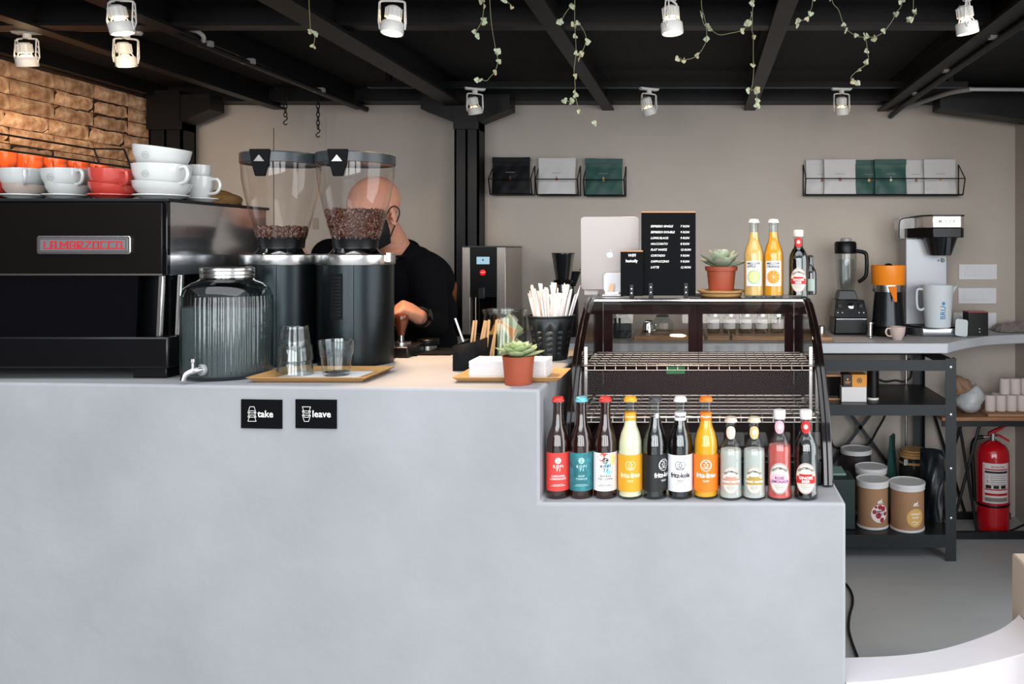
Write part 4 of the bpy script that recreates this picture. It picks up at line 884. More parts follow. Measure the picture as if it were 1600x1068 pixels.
t, r, H = bottle('drink_bottle', 'short dark bottle half hidden behind the ginger beer on the case', 'bottle', 1266, 2.66, ZC2, .125, .020, 'long', DRK, '#222222')
lab_rect(t, r, -.014, .014, .012, .050, mat('pale label','#9fb0a8',.6))
# stacked bamboo saucers and the pale succulent
t = thing('bamboo_plate', 'lower bamboo plate under the pale succulent on the display case', 'plate', (X(1127,2.55), 2.55, ZC2)); obj('plate_body', MB().lathe([(1e-4,.0),(.058,.0),(.062,.003),(.064,.010),(.060,.010),(1e-4,.007)], 48), WOOD, t)
t = thing('bamboo_plate', 'upper bamboo plate directly beneath the pale succulent pot', 'plate', (X(1127,2.55), 2.55, ZC2+.0102)); obj('plate_body', MB().lathe([(1e-4,.0),(.062,.0),(.070,.003),(.073,.009),(.070,.010),(.058,.007),(1e-4,.006)], 48), WOOD, t)
succulent((X(1127,2.55), 2.55, ZC2+.0166), 'pale blue-green succulent in terracotta pot on bamboo plates', .047, .075, .084, 16, G2, 5, .78, rim=True)
# chalk style menu boards
BOARD = mat('charcoal board', '#101113', .85, spec=.12, bump=.05, bscale=120); OAK = mat('pale oak', '#c58f63', .5, var=.2, vscale=15); BRASS = mat('steel screw', '#c9c3b8', .25, 1)
def mboard(name, label, x0, x1, ytop, ybot, Y):
    xa, xb, z1, z0 = X(x0,Y), X(x1,Y), Z(ytop,Y), ZC2+.004
    t = thing(name, label, 'menu board', ((xa+xb)/2, Y, ZC2)); w_ = (xb-xa)/2; h = z1-ZC2
    obj('panel', MB().box(-w_, w_, 0, .006, .004, h-.004), BOARD, t); obj('top_edge', MB().box(-w_, w_, -.0005, .0062, h-.004, h), OAK, t)
    return t, w_, h
YM = 2.52
t, w_, h = mboard('menu_board', 'tall charcoal menu board listing coffees and prices on the display case', 1002, 1087, 330, 463, YM)
rows = [('ESPRESSO SINGLE','7 RON'),('ESPRESSO DOUBLE','9 RON'),('LONG BLACK','9 RON'),('MACCHIATO','8 RON'),('FLAT WHITE','12 RON'),('CORTADO','9 RON'),('CAPPUCCINO','9 RON'),('LATTE','12 RON')]
for k, (a, b) in enumerate(rows):
    z = Z(353.5+9.15*k, YM)-ZC2; sc_ = .0090
    q = join(shift(text_mb(a, sc_, .00035, 'LEFT', shear=.25, space=.95), X(1016.5,YM)-t.location.x, z, sx=1), shift(text_mb(b, sc_, .00035, 'LEFT', shear=.2), X(1063,YM)-t.location.x, z))
    obj('menu_line', shift(q, y=-.0008), INKW, t)
for px in (1017, 1072):
    xq = X(px,YM)-t.location.x
    bk = obj('bracket', MB().box(xq-.006, xq+.006, -.0035, -.0002, .0, .042), DARKST, t)
    for zq in (.014, .030): obj('screw', MB().at((xq,-.0035,zq),(PI/2,0,0)).solid([(.0024,0),(.002,.0012)], 12), BRASS, bk)
    obj('foot', MB().box(xq-.006, xq+.006, -.018, .028, .0, .004), DARKST, t)
YM = 2.50
t, w_, h = mboard('menu_board', 'small charcoal board reading WIFI basically, overlapping the menu board', 969.5, 1004.5, 391, 463, YM)
obj('lettering', shift(text_mb('WIFI', .0118, .0004, shear=.25), 0, Z(399,YM)-ZC2, -.0008), INKW, t); obj('lettering', shift(text_mb('basically', .0118, .0004, space=.98), 0, Z(407.5,YM)-ZC2, -.0008, sx=.95), INKW, t)
bk = obj('bracket', MB().box(-.0055, .0055, -.0035, -.0002, 0, .038), DARKST, t)
for zq in (.013, .026): obj('screw', MB().at((0,-.0035,zq),(PI/2,0,0)).solid([(.0022,0),(.002,.0012)], 12), BRASS, bk)
obj('foot', MB().box(-.0055, .0055, -.018, .026, 0, .004), DARKST, t)
# tablet on white stand, seen from behind
YP = 2.60; xa, xb = X(906,YP), X(997,YP); za, zb2 = Z(453,YP), Z(338,YP)
t = thing('tablet', 'silver tablet seen from behind on a white stand, beside the menu boards', 'tablet', ((xa+xb)/2+.003, YP, ZC2), rot=(0,0,.06))
w_, h_ = (xb-xa)/2, (zb2-za)/2; cz = (za+zb2)/2-ZC2
sh = obj('shell', MB().at((0,0,cz),(.10,0,0)).prism(rrect(2*w_, 2*h_, .012), -.003, .003, 'y'), mat('silver aluminium', '#a8a19e', .42, .4), t, bevel=.0018)
obj('camera_lens', MB().at((-w_+.010,-.004,cz+h_-.012),(PI/2+.10,0,0)).solid([(.0024,0),(.0022,.0006)], 14), BGLOSS, sh)
ap = []
for k in range(36):
    a = 2*PI*k/36; rr_ = .0100*(1+.06*math.cos(2*a)); x_ = rr_*math.cos(a)*1.0; z_ = rr_*math.sin(a)*1.02
    if abs(a-PI/2) < .35: z_ -= .0018*(1-abs(a-PI/2)/.35)
    if abs(a-1.5*PI) < .3: z_ += .0012*(1-abs(a-1.5*PI)/.3)
    dx_, dz_ = x_-.0125, z_-.001
    dd = math.hypot(dx_, dz_)
    if dd < .0052: x_ = .0125+dx_/dd*.0052*.98 if dx_ < 0 else x_; 
    ap.append((x_, z_))
logo = MB().flat(ap); logo.add([(.0005,0,.0115),(.0035,0,.0125),(.0050,0,.0165),(.0015,0,.0150)],[(0,1,2,3)])
obj('emblem', MB().at((X(953,YP)-t.location.x, -.0038, Z(398,YP)-ZC2), (.10,0,0)).add([tuple(v) for v in logo.v], logo.f), mat('mirror emblem', '#e9eef2', .12, .9), sh)
st = obj('stand_plate', MB().at((.012,-.010,.040),(.10,0,0)).prism(rrect(.062,.062,.012), -.003, .003, 'y'), mat('white plastic', '#dedde2', .35), t, bevel=.001)
obj('stand_arm', MB().prism([(-.012,.010),(-.004,.010),(-.010,.040),(-.016,.040)], -.008, .006, 'x') if False else MB().add([(-.006,-.030,.012),(.010,-.030,.012),(.016,-.014,.038),(.002,-.014,.038),(-.006,-.024,.012),(.010,-.024,.012),(.016,-.010,.038),(.002,-.010,.038)],[(0,1,2,3),(7,6,5,4),(0,4,5,1),(1,5,6,2),(2,6,7,3),(3,7,4,0)]), mat('pale gold metal','#cdb49a',.3,.6), t)
obj('stand_base', MB().box(-.014,.030,-.040,.0,.004,.013).box(-.022,.042,-.045,.03,.0,.004), mat('white plastic'), t, bevel=.002)
for px, wdt in ((965,0),): pass
tag(obj('white_block', MB().box(X(915,2.66), X(936,2.66), 2.63, 2.68, ZC2, ZC2+.016), PAPER, bevel=.001), 'flat white box on the display case behind the tablet stand', 'box')
tag(obj('marker_pen', MB().at((X(1090,2.62),2.62,ZC2+.0055),(0,PI/2,0)).solid([(.0052,-.045),(.0055,-.043),(.0055,.043),(.0052,.045)],14), mat('grey pen','#b9bbbd',.4)), 'grey marker lying behind the menu board on the case', 'pen')
# ================================================================ ON THE BACK WORKTOP
zB = ZB+.0003
# hot water tower
Yh = 4.10; t = thing('hot_water_tower', 'tall steel hot water tower with black front, small screen and red button', 'water boiler', (X(756,Yh), 4.27, zB))
x0, x1 = X(722,Yh)-t.location.x, X(790,Yh)-t.location.x; xa, xb = X(734.5,Yh)-t.location.x, X(776,Yh)-t.location.x
y0, y1 = Yh-4.27, .20; h = Z(386,Yh)-zB; ho = Z(464,Yh)-zB
SB = mat('satin stainless', '#bdb4ac', .32, .8)
obj('housing', MB().box(x0, x1, y0+.06, y1, .02, h), SB, t, bevel=.003)
obj('front_post', MB().box(x0, xa, y0, y0+.06, .0, h), SB, t, bevel=.002); obj('front_post', MB().box(xb, x1, y0, y0+.06, .0, h), SB, t, bevel=.002)
obj('top_plate', MB().box(x0-.002, x1+.002, y0-.002, y1, h, h+.006), mat('dark steel top','#44484a',.3,.8), t)
fp = obj('control_panel', MB().box(xa, xb, y0-.002, y0+.06, ho, h), DARKST, t)
obj('alcove', MB().box(xa, xb, y0+.045, y0+.0599, .02, ho), mat('brushed black steel', '#1a1714', .2, .8), t)
def fl(px0, px1, pa, pb, Y): return X(px0,Y)-t.location.x, X(px1,Y)-t.location.x, Z(pb,Y)-zB, Z(pa,Y)-zB
a = fl(745, 765, 401, 412.5, Yh); obj('screen', MB().box(a[0], a[1], y0-.004, y0-.002, a[2], a[3]), mat('blue lcd', '#9fc4d4', .3, emit=.5), fp)
obj('screen_icon', disc((a[0]+a[1])/2, (a[2]+a[3])/2+.003, .004, y=y0-.0045), INKB, fp)
a = fl(750, 759, 421, 430, Yh); obj('red_button', MB().at(((a[0]+a[1])/2, y0-.002, (a[2]+a[3])/2),(PI/2,0,0)).solid([(.0145,0),(.0145,.003),(.012,.004)], 24), mat('red lamp', '#e0141c', .3, emit=.8), fp)
obj('button_bar', rect((a[0]+a[1])/2-.009,(a[0]+a[1])/2+.009,(a[2]+a[3])/2-.0015,(a[2]+a[3])/2+.0015, y=y0-.0066), INKW, fp)
a = fl(749, 759, 449, 466, Yh); obj('tap_spout', MB().box(a[0], a[1], y0-.03, y0-.002, a[2]+.0, a[3]), mat('spout grey','#2a2d30',.3), t, bevel=.003)
obj('drip_tray', MB().box(xa-.02, xb+.0, y0-.07, y0+.04, .0, .02), DARKST, t, bevel=.002); obj('drip_grid', MB().box(xa-.016, xb-.004, y0-.066, y0+.036, .0205, .023), STEEL, t)
obj('steam_tube', MB().rod((xa+.024, y0+.02, .023), (xa+.024, y0+.02, ho), .003), CHROME, t)
# carafe and utensil jar by the column
Yq = 4.03; t = thing('glass_carafe', 'glass carafe with thin black lid behind the barista elbow', 'carafe', (X(684,Yq), Yq, zB))
obj('carafe_body', MB().lathe([(1e-4,.001),(.055,.0),(.062,.01),(.060,.09),(.048,.15),(.044,.19),(.050,.225)], 40), glass('carafe glass','#efece4',.9), t); obj('lid', MB().cyl(.052, .226, .232, 36), BLACK, t)
t = thing('utensil_pot', 'black pot with amber tongs beside the hot water tower', 'pot', (X(708,4.19), 4.19, zB))
obj('pot_body', MB().lathe([(1e-4,0),(.050,0),(.052,.13),(.049,.13),(.047,.006),(1e-4,.006)], 36), MATTE, t)
TAN = mat('amber leather brown', '#a9602a', .5, var=.3, vscale=30)
for k, (dx, tl, hh) in enumerate(((0,.05,.26),(-.01,-.12,.17),(.02,.28,.16))):
    o = obj('wooden_spoon', MB().prism([(-.006,0),(.006,0),(.010,hh*.6),(.012,hh*.9),(.008,hh),(-.008,hh),(-.012,hh*.9),(-.010,hh*.6)], -.003, .003, 'y'), TAN, loc=(X(708,4.19)+dx, 4.19+.012*k-.01, zB+.008), rot=(0,tl,0), bevel=.001)
    tag(o, ['upright amber wooden spoon, tallest in the black pot', 'amber wooden spatula leaning left in the black pot', 'amber wooden spoon leaning right in the black pot'][k], 'spoon')
# small grinder with black hopper and a dripper behind the straws
Yg = 4.15; t = thing('hopper_grinder', 'black coffee grinder with conical smoked hopper behind the straws', 'coffee grinder', (X(880,Yg), Yg, zB))
g = lambda py: Z(py,Yg)-zB
obj('body', MB().cyl(.075, 0, g(470), 36), DARKST, t, bevel=.004); obj('collar', MB().cyl(.036, g(455), g(444), 32), STEEL, t); obj('body_top', MB().solid([(.075,g(470)),(.07,g(462)),(.04,g(455))],32), BLACK, t)
obj('neck', MB().solid([(.034,g(444)),(.05,g(441)),(.045,g(437))],32), DARKST, t)
hp = obj('hopper', MB().lathe([(.036,g(437)),(.040,g(430)),(.056,g(396.5)),(.0575,g(395)),(.0575,g(396.5))], 36), mat('smoked hopper', '#202224', .15, trans=.3), t)
for z_ in (404, 412, 420): obj('rib', MB().lathe([(.054-.00055*(z_-398),g(z_)),(.0555-.00055*(z_-398),g(z_)+.002),(.054-.00055*(z_-398),g(z_)+.004)], 36), DARKST, hp)
t = thing('dripper', 'black dripper cone with curled handle beside the hopper grinder', 'dripper', (X(895,4.3), 4.30, zB))
obj('stand', MB().cyl(.04,0,.012,24).cyl(.006,.012,.26,10,(-.05+.05,0)), BLACK, t)
obj('cone', MB().lathe([(.012,Z(446,4.3)-zB),(.040,Z(424,4.3)-zB),(.042,Z(424,4.3)-zB),(.014,Z(447,4.3)-zB)], 28), BLACK, t)
obj('handle', MB().tube(spline([(.035,0,g(425)+.008),(.055,0,g(425)+.012),(.066,0,g(425)+.002),(.063,0,g(425)-.02),(.058,0,g(425)-.026)],4), .0035, 8), BLACK, t)
# things seen through the display case
WB = mat('oiled oak board', '#b58a62', .5, var=.3, vscale=10, stretch=(1,8,8))
YV = 4.02
t = tag(obj('wooden_board', MB().box(X(992,YV)-.0, X(1100,YV), 3.95, 4.30, zB, zB+.022), WB, bevel=.003), 'oiled oak board seen through the left pane of the display case', 'board')
for k, (a_, b_) in enumerate(((1105, 1139), (1143, 1255))):
    tag(obj('wooden_board', MB().box(X(a_,YV), X(b_,YV), 3.95, 4.35, zB, zB+.022), WB, bevel=.003), ['short oak board seen through the right pane, under the leftmost labelled jars','long oak board seen through the right pane, under the labelled jars'][k], 'board')
for k, px in enumerate((1114.5, 1139.5, 1165, 1189.5, 1214.5)):
    Yk = 4.12; t = thing('labelled_jar', ['first','second','third','fourth','fifth'][k]+' white-labelled glass jar from the left on the oak boards, seen through the case', 'jar', (X(px,Yk), Yk, zB+.0225), group='labelled jars behind the display case')
    obj('glass_wall', MB().lathe([(1e-4,.001),(.032,0),(.034,.003),(.034,.075),(.030,.080)], 28), glass('jar glass'), t)
    obj('contents', MB().cyl(.031,.003,.04,24), mat('dried tea','#6b5c43',.9,bump=.6,bscale=200), t); obj('lid', MB().cyl(.035,.080,.092,28), STEEL, t)
    obj('label', wrap(rect(-.036,.036,.020,.066,14,1), .0345), LWH, t); obj('lettering', wrap(join(line([(-.018,.045),(-.006,.045)],.002), disc(-.022,.050,.003)), .0352), INKB, t)
# kettle on the board at left
t = thing('glass_teapot', 'small glass teapot on the oak board, seen through the case', 'teapot', (X(1035,4.12), 4.12, zB+.0225))
obj('pot_body', MB().lathe([(1e-4,.001),(.045,0),(.058,.02),(.055,.05),(.035,.07),(.033,.078)], 32), glass('teapot glass','#e9eeee',1.5), t); obj('lid', MB().solid([(.034,.078),(.03,.086),(.008,.090),(.010,.100)], 28), DARKST, t)
obj('handle', MB().tube(spline([(-.050,0,.055),(-.082,0,.055),(-.085,0,.025),(-.056,0,.015)],4), .005, 8), DARKST, t)
t = thing('coffee_server', 'dark glass coffee server behind the left pane of the display case', 'server', (X(970,4.1), 4.1, zB)); obj('server_body', MB().lathe([(1e-4,.001),(.05,0),(.055,.01),(.052,.08),(.038,.11),(.04,.125)], 32), mat('smoked glass','#3a4145',.05,trans=.5,ior=1.1), t)
obj('band', MB().cyl(.0415,.100,.112,28), DARKST, t)
t = thing('steel_pitcher', 'small steel milk pitcher on the oak board behind the display case', 'pitcher', (X(1012,4.05), 4.05, zB+.0225)); obj('pitcher_body', MB().lathe([(1e-4,0),(.026,0),(.027,.03),(.021,.05),(.022,.058)], 28), CHROME, t)
obj('handle', MB().tube(spline([(.022,0,.05),(.038,0,.046),(.036,0,.02),(.027,0,.015)],4), .003, 8), CHROME, t)
# blender
Yb2 = 4.28; t = thing('blender', 'black countertop blender with clear ribbed jug', 'blender', (X(1322,Yb2), Yb2, zB))
u = lambda px: X(px,Yb2)-t.location.x; v = lambda py: Z(py,Yb2)-zB
yb = .09
bs = obj('motor_base', MB().add([(u(1299),-yb,.006),(u(1350),-yb,.006),(u(1350),yb,.006),(u(1299),yb,.006),(u(1301),-yb,v(494)),(u(1349),-yb,v(494)),(u(1349),yb,v(494)),(u(1301),yb,v(494))],[(3,2,1,0),(4,5,6,7),(0,1,5,4),(1,2,6,5),(2,3,7,6),(3,0,4,7)]), DARKST, t, bevel=.006)
cp = obj('control_housing', MB().add([(u(1298.5),-yb-.004,v(494)),(u(1350.5),-yb-.004,v(494)),(u(1350.5),yb,v(494)),(u(1298.5),yb,v(494)),(u(1303),-yb+.02,v(467)),(u(1346),-yb+.02,v(467)),(u(1346),yb,v(467)),(u(1303),yb,v(467))],[(3,2,1,0),(4,5,6,7),(0,1,5,4),(1,2,6,5),(2,3,7,6),(3,0,4,7)]), mat('gloss graphite','#1d2124',.15), t, bevel=.005)
obj('dial', MB().at((u(1324.5),-yb+.004,v(476.5)),(PI/2-.3,0,0)).solid([(.016,0),(.015,.012),(.010,.014)], 24), CHROME, cp)
for px in (1304.5, 1311.5, 1337, 1344): obj('toggle', MB().at((u(px),-yb-.002,v(486)),(PI/2,0,0)).solid([(.0035,0),(.003,.004)],10), INKW, cp)
for px in (1308, 1340): obj('switch', MB().cbox((u(px),-yb+.006,v(476)),(.022,.01,.022)), DARKST, cp, bevel=.002)
obj('chrome_strip', MB().box(u(1302),u(1348),-yb-.006,-yb,v(496.5),v(495)), CHROME, bs)
obj('jug_socket', MB().add([(u(1306),-.055,v(467)),(u(1338),-.055,v(467)),(u(1338),.055,v(467)),(u(1306),.055,v(467)),(u(1309),-.045,v(453)),(u(1334),-.045,v(453)),(u(1334),.045,v(453)),(u(1309),.045,v(453))],[(3,2,1,0),(4,5,6,7),(0,1,5,4),(1,2,6,5),(2,3,7,6),(3,0,4,7)]), mat('grey rubber','#35393b',.4), t, bevel=.004)
obj('jug', MB().lathe([(.040,v(453)),(.044,v(450)),(.052,v(425)),(.054,v(395))], 36), glass('blender jug','#e9ecec',1.6,.04), t)
obj('inner_jug', MB().lathe([(.026,v(451)),(.036,v(440)),(.041,v(425)),(.042,v(405))], 36, rib=.03, nrib=9), glass('blender jug'), t)
obj('lid', MB().solid([(.0555,v(396)),(.0565,v(394)),(.0565,v(380)),(.050,v(377))], 40), DARKST, t, loc=(u(1321),0,0)); obj('lid_plug', MB().solid([(.030,v(377)),(.028,v(372.5)),(.02,v(371.5))], 28), mat('clear grey plug','#8f9496',.2), t)
obj('handle', MB().tube(spline([(.050,-.02,v(392)),(.085,-.03,v(394)),(.098,-.034,v(400)),(.098,-.034,v(425)),(.086,-.03,v(434)),(.060,-.02,v(440))],5), .010, 10), DARKST, t)
# citrus juicer
Yj = 4.2; t = thing('citrus_juicer', 'black citrus juicer with bright orange bowl and spout', 'juicer', (X(1388,Yj), Yj, zB)); u = lambda px: X(px,Yj)-t.location.x; v = lambda py: Z(py,Yj)-zB
obj('foot', MB().solid([(.088,0),(.090,.005),(.086,.045),(.082,.05)],40), DARKST, t)
obj('body', MB().solid([(.085,.05),(.080,.08),(.070,v(457)),(.070,v(455))],44), mat('gunmetal enamel','#23272a',.22,.5), t); obj('steel_band', MB().solid([(.081,v(455)),(.083,v(446)),(.083,v(444))],40), STEEL, t)
OR = mat('orange plastic', '#f08a1e', .35)
bw = obj('orange_bowl', MB().lathe([(.070,v(450)),(.084,v(444)),(.086,v(414.5)),(.0875,v(414)),(.083,v(415)),(.080,v(430)),(1e-4,v(432))], 44), OR, t)
obj('spout', MB().add([(-.020,-.078,v(447)),(.022,-.078,v(447)),(.016,-.118,v(469)),(.004,-.118,v(469)),(-.020,-.060,v(447)),(.022,-.060,v(447)),(.012,-.08,v(462)),(.0,-.08,v(462)),(-.020,-.088,v(446)),(.022,-.088,v(446))],[(8,9,2,3),(4,7,6,5),(4,8,3,7),(9,5,6,2),(3,2,6,7),(8,4,5,9)]), mat('orange spout','#e0761a',.4), bw)
obj('reamer', MB().solid([(.040,v(428)),(.030,v(416)),(.012,v(411.5)),(.002,v(411))],24), DARKST, t)
# tamper cylinder, cup, paper, board
t = thing('steel_shaker', 'small steel shaker between the blender and the juicer', 'shaker', (X(1359.5,4.1), 4.1, zB)); obj('body', MB().solid([(.018,0),(.018,.004),(.013,.007),(.013,.062),(.018,.066),(.018,.074)],24), STEEL, t)
Yk = 4.0; t = thing('espresso_cup', 'small pinkish beige espresso cup in front of the orange juicer', 'cup', (X(1402,Yk), Yk, zB))
q = cup_parts(t, .040, .062, mat('blush ceramic','#c6b3ab',.2,coat=.5), True, PI+.35)
tag(obj('paper_sheet', MB().box(X(1300,3.98), X(1362,3.98), 3.90, 4.12, zB, zB+.0006).at((0,0,0)), PAPER, rot=(0,0,0)), 'loose white paper sheet on the worktop in front of the blender', 'paper')
tag(obj('wooden_board', MB().box(X(1262,4.0), X(1296,4.0), 3.92, 4.16, zB, zB+.020), WB, bevel=.003), 'end of an oak board showing right of the display case', 'board')
t = thing('steel_canister', 'small steel lid on the oak board end beside the case', 'canister', (X(1283,4.08), 4.08, zB+.0203)); obj('body', MB().solid([(.018,0),(.018,.035),(.014,.04)],20), STEEL, t)
# batch brewer
Yr = 4.16; t = thing('coffee_brewer', 'tall silver batch coffee brewer with black filter basket', 'coffee maker', (X(1462,Yr), Yr+.08, zB)); u = lambda px: X(px,Yr)-t.location.x; v = lambda py: Z(py,Yr)-zB
SV = mat('silver lacquer', '#9b9da2', .4, .35)
bs = obj('base', MB().prism([(u(1423),.14),(u(1423),-.03),(u(1430),-.075),(u(1441),-.10),(u(1503),-.10),(u(1507),-.09),(u(1507),.14)], 0, v(512), 'z'), mat('brushed base','#8d9093',.25,.9), t, bevel=.003)
obj('hot_plate', MB().prism([(u(1426),.13),(u(1426),-.03),(u(1433),-.07),(u(1443),-.092),(u(1500),-.092),(u(1503),-.085),(u(1503),.13)], v(512), v(509.5), 'z'), DARKST, t)
obj('column', MB().box(u(1423), u(1489), .02, .16, v(509.5), v(372)), SV, t, bevel=.004)
obj('switch', MB().at((u(1482),.018,v(407)),(PI/2,0,0)).solid([(.011,0),(.010,.005)],20), mat('green button','#0f5a40',.25), t); obj('switch', MB().at((u(1475),.018,v(407.3)),(PI/2,0,0)).solid([(.005,0),(.004,.004)],14), mat('green button'), t)
hd = obj('head', MB().prism([(u(1441),.02),(u(1445),-.06),(u(1456),-.10),(u(1500),-.10),(u(1506),-.08),(u(1506),.16),(u(1441),.16)], v(355.5), v(337.5), 'z'), mat('pearl steel','#d6cdc6',.22,.6), t, bevel=.003)
obj('head_lid', MB().prism([(u(1440),.02),(u(1444.5),-.062),(u(1455.5),-.102),(u(1500),-.102),(u(1507),-.082),(u(1507),.162),(u(1440),.162)], v(337.5), v(335.5), 'z'), DARKST, t)
obj('lettering', shift(text_mb('MOCCA', .024, .0012), u(1478), v(346), -.1012), mat('grey letters','#a79c94',.4), hd)
fh = obj('filter_holder', MB().prism([(u(1424),.10),(u(1424),.0),(u(1444),-.07),(u(1456),-.105),(u(1500),-.105),(u(1506),-.08),(u(1506),.10)], v(371), v(356), 'z'), DARKST, t, bevel=.003)
obj('filter_cone', MB().at((u(1474),-.03,0)).solid([(.052,v(399)),(.056,v(396)),(.082,v(372)),(.083,v(371))], 36), mat('black basket','#131619',.25), t)
obj('basket_handle', MB().prism([(-.105,v(399)),(-.085,v(399)),(-.085,v(371)),(-.125,v(371)),(-.122,v(376)),(-.110,v(392))], u(1475.5), u(1482), 'x'), mat('slate plastic','#2d3237',.3), t)
obj('tank_wall', MB().box(u(1414), u(1441), .03, .15, v(372), v(339)), glass('tank plastic','#e2e0de',1.0,.1), t); obj('tank_rim', MB().tube(spline([(u(1413),.03,v(372)),(u(1413.5),.03,v(350)),(u(1418),.03,v(340.5)),(u(1441),.03,v(337.5))],5), .003, 6), BLACK, t)
# BRUO jug
Yu = 4.10; t = thing('plastic_jug', 'translucent plastic jug with blue lettering on the brewer plate', 'jug', (X(1466,Yu), Yu+.01, zB+Z(509.5,Yr)-ZB)); v = lambda py: Z(py,Yu)-t.location.z
JP = mat('frosted polypropylene', '#dfe8ec', .35, trans=.25, ior=1.1)
obj('jug_body', MB().lathe([(1e-4,.001),(.058,.0),(.062,.004),(.0755,v(447)),(.0775,v(445)),(.074,v(447)),(.060,.006),(1e-4,.005)], 44), JP, t)
obj('spout_lip', MB().add([(.060,-.018,v(450)),(.098,0,v(446)),(.060,.018,v(450)),(.070,0,v(462))],[(0,1,3),(1,2,3),(0,2,1)]), JP, t)
obj('handle', MB().tube(spline([(-.070,0,v(452)),(-.098,0,v(452)),(-.104,0,v(462)),(-.100,0,v(480)),(-.082,0,v(484)),(-.064,0,v(481))],5), .006, 8), JP, t)
lt = text_mb('BRU', .036, .0006); lt.v = [Vector((-p[2], 0, p[0])) for p in lt.v]
obj('lettering', wrap(join(shift(lt, .003, v(487)), disc(.003, v(473)+.0005, .0085)), lambda z_: .0628+.0139*z_/v(447), .08), mat('blue print','#3d7fae',.5), t)
m = MB(); obj('scale_lines', wrap(line([(.018,.035),(.018,v(455)),(.034,v(455)),(.034,.035)],.0008), lambda z_: .0628+.0139*z_/v(447), .1), mat('pale blue print','#9fb6c8',.5), t)
obj('loose_lid', MB().tube(spline([(.075,-.06,.012),(.080,-.06,.05),(.110,-.05,.055),(.120,-.05,.02),(.125,-.06,.006)],5), .004, 8), JP, t) if False else None
t = thing('jug_lid', 'white plastic lid leaning beside the translucent jug', 'lid', (X(1502,4.12), 4.118, zB)); obj('lid_plate', MB().at((0,0,.045),(-.25,.12,0)).prism(rrect(.062,.085,.012), -.002, .002, 'y'), JP, t)
# sockets on the back wall
SK = mat('white switch plastic', '#d9dade', .4)
for k, (px0, px1, pa, pb, lab) in enumerate(((1497.5,1557,412.5,436.5,'upper wide white socket plate on the back wall right of the brewer'),(1496.5,1556,449.5,474,'middle wide white socket plate on the back wall'),(1489,1556,488,515,'lowest white socket plate, partly behind the black box'))):
    a, b, c, d = X(px0,YW), X(px1,YW), Z(pb,YW), Z(pa,YW); c = max(c, ZB+.004); t = thing('socket_plate', lab, 'socket', ((a+b)/2, YW, (c+d)/2), group='socket plates on the back wall'); w_, h_ = (b-a)/2, (d-c)/2
    obj('plate', MB().box(-w_,w_,-.010,0,-h_,h_), SK, t, bevel=.002); obj('inset', MB().box(-w_*.70,w_*.70,-.013,-.0095,-h_*.62,h_*.62), SK, t, bevel=.001)
    for q in range(3): obj('module', MB().box(-w_*.60+w_*.42*q,-w_*.60+w_*.38*(q+1)+w_*.04*q,-.015,-.0125,-h_*.48,h_*.48), SK, t, bevel=.001)
# a single plate left of the column
t = thing('socket_plate', 'small plate on the back wall between the grinder and the barista', 'socket', (X(494,YW), YW, Z(349,YW))); obj('plate', MB().box(-.014,.014,-.008,0,-.03,.03), mat('beige switch','#9a8c7c',.5), t, bevel=.002)
# black box, towel
Yx = 4.22; t = thing('black_box', 'black box with red top at the right end of the worktop', 'box', (X(1524.5,Yx), Yx, zB)); w_ = X(1540,Yx)-X(1524.5,Yx); hh = Z(486,Yx)-zB
obj('box_body', MB().box(-w_,w_,-.04,.05,.0,hh-.004), DARKST, t, bevel=.002); obj('top', MB().box(-w_,w_,-.04,.05,hh-.004,hh), mat('dull red','#a8423c',.5), t)
for z_ in (.018,.034): obj('screw', MB().at((.006,-.04,z_),(PI/2,0,0)).solid([(.004,0),(.003,.002)],10), STEEL, t)
tw = MB(); nx, ny = 28, 14; vs = []; g_ = random.Random(5)
for j in range(ny+1):
    for i in range(nx+1):
        x_ = -.085+.17*i/nx; y_ = -.06+.12*j/ny
        e = min(1, min(i, nx-i)/3, min(j, ny-j)/2)
        vs.append((x_+.008*math.sin(j*.9), y_+.01*math.sin(i*.5), .008+e*(.022+.010*math.sin(i*.55+j*.35)+.007*math.sin(j*1.1-i*.2))))
fs = [(j*(nx+1)+i, j*(nx+1)+i+1, (j+1)*(nx+1)+i+1, (j+1)*(nx+1)+i) for j in range(ny) for i in range(nx)]
TWL = mat('grey brown towel', '#7d7573', .95, bump=.8, bscale=160, sheen=.3)
t = thing('towel', 'folded grey-brown towel at the far right end of the worktop', 'towel', (X(1584,4.36), 4.38, zB)); obj('top_fold', tw.add(vs, fs), TWL, t, solid=.010); 
tw2 = MB(); tw2.add([(p.x*1.04, p.y*1.02, p.z*.35+.002) for p in tw.v[:len(vs)]], fs); obj('bottom_fold', tw2, TWL, t, solid=.006)

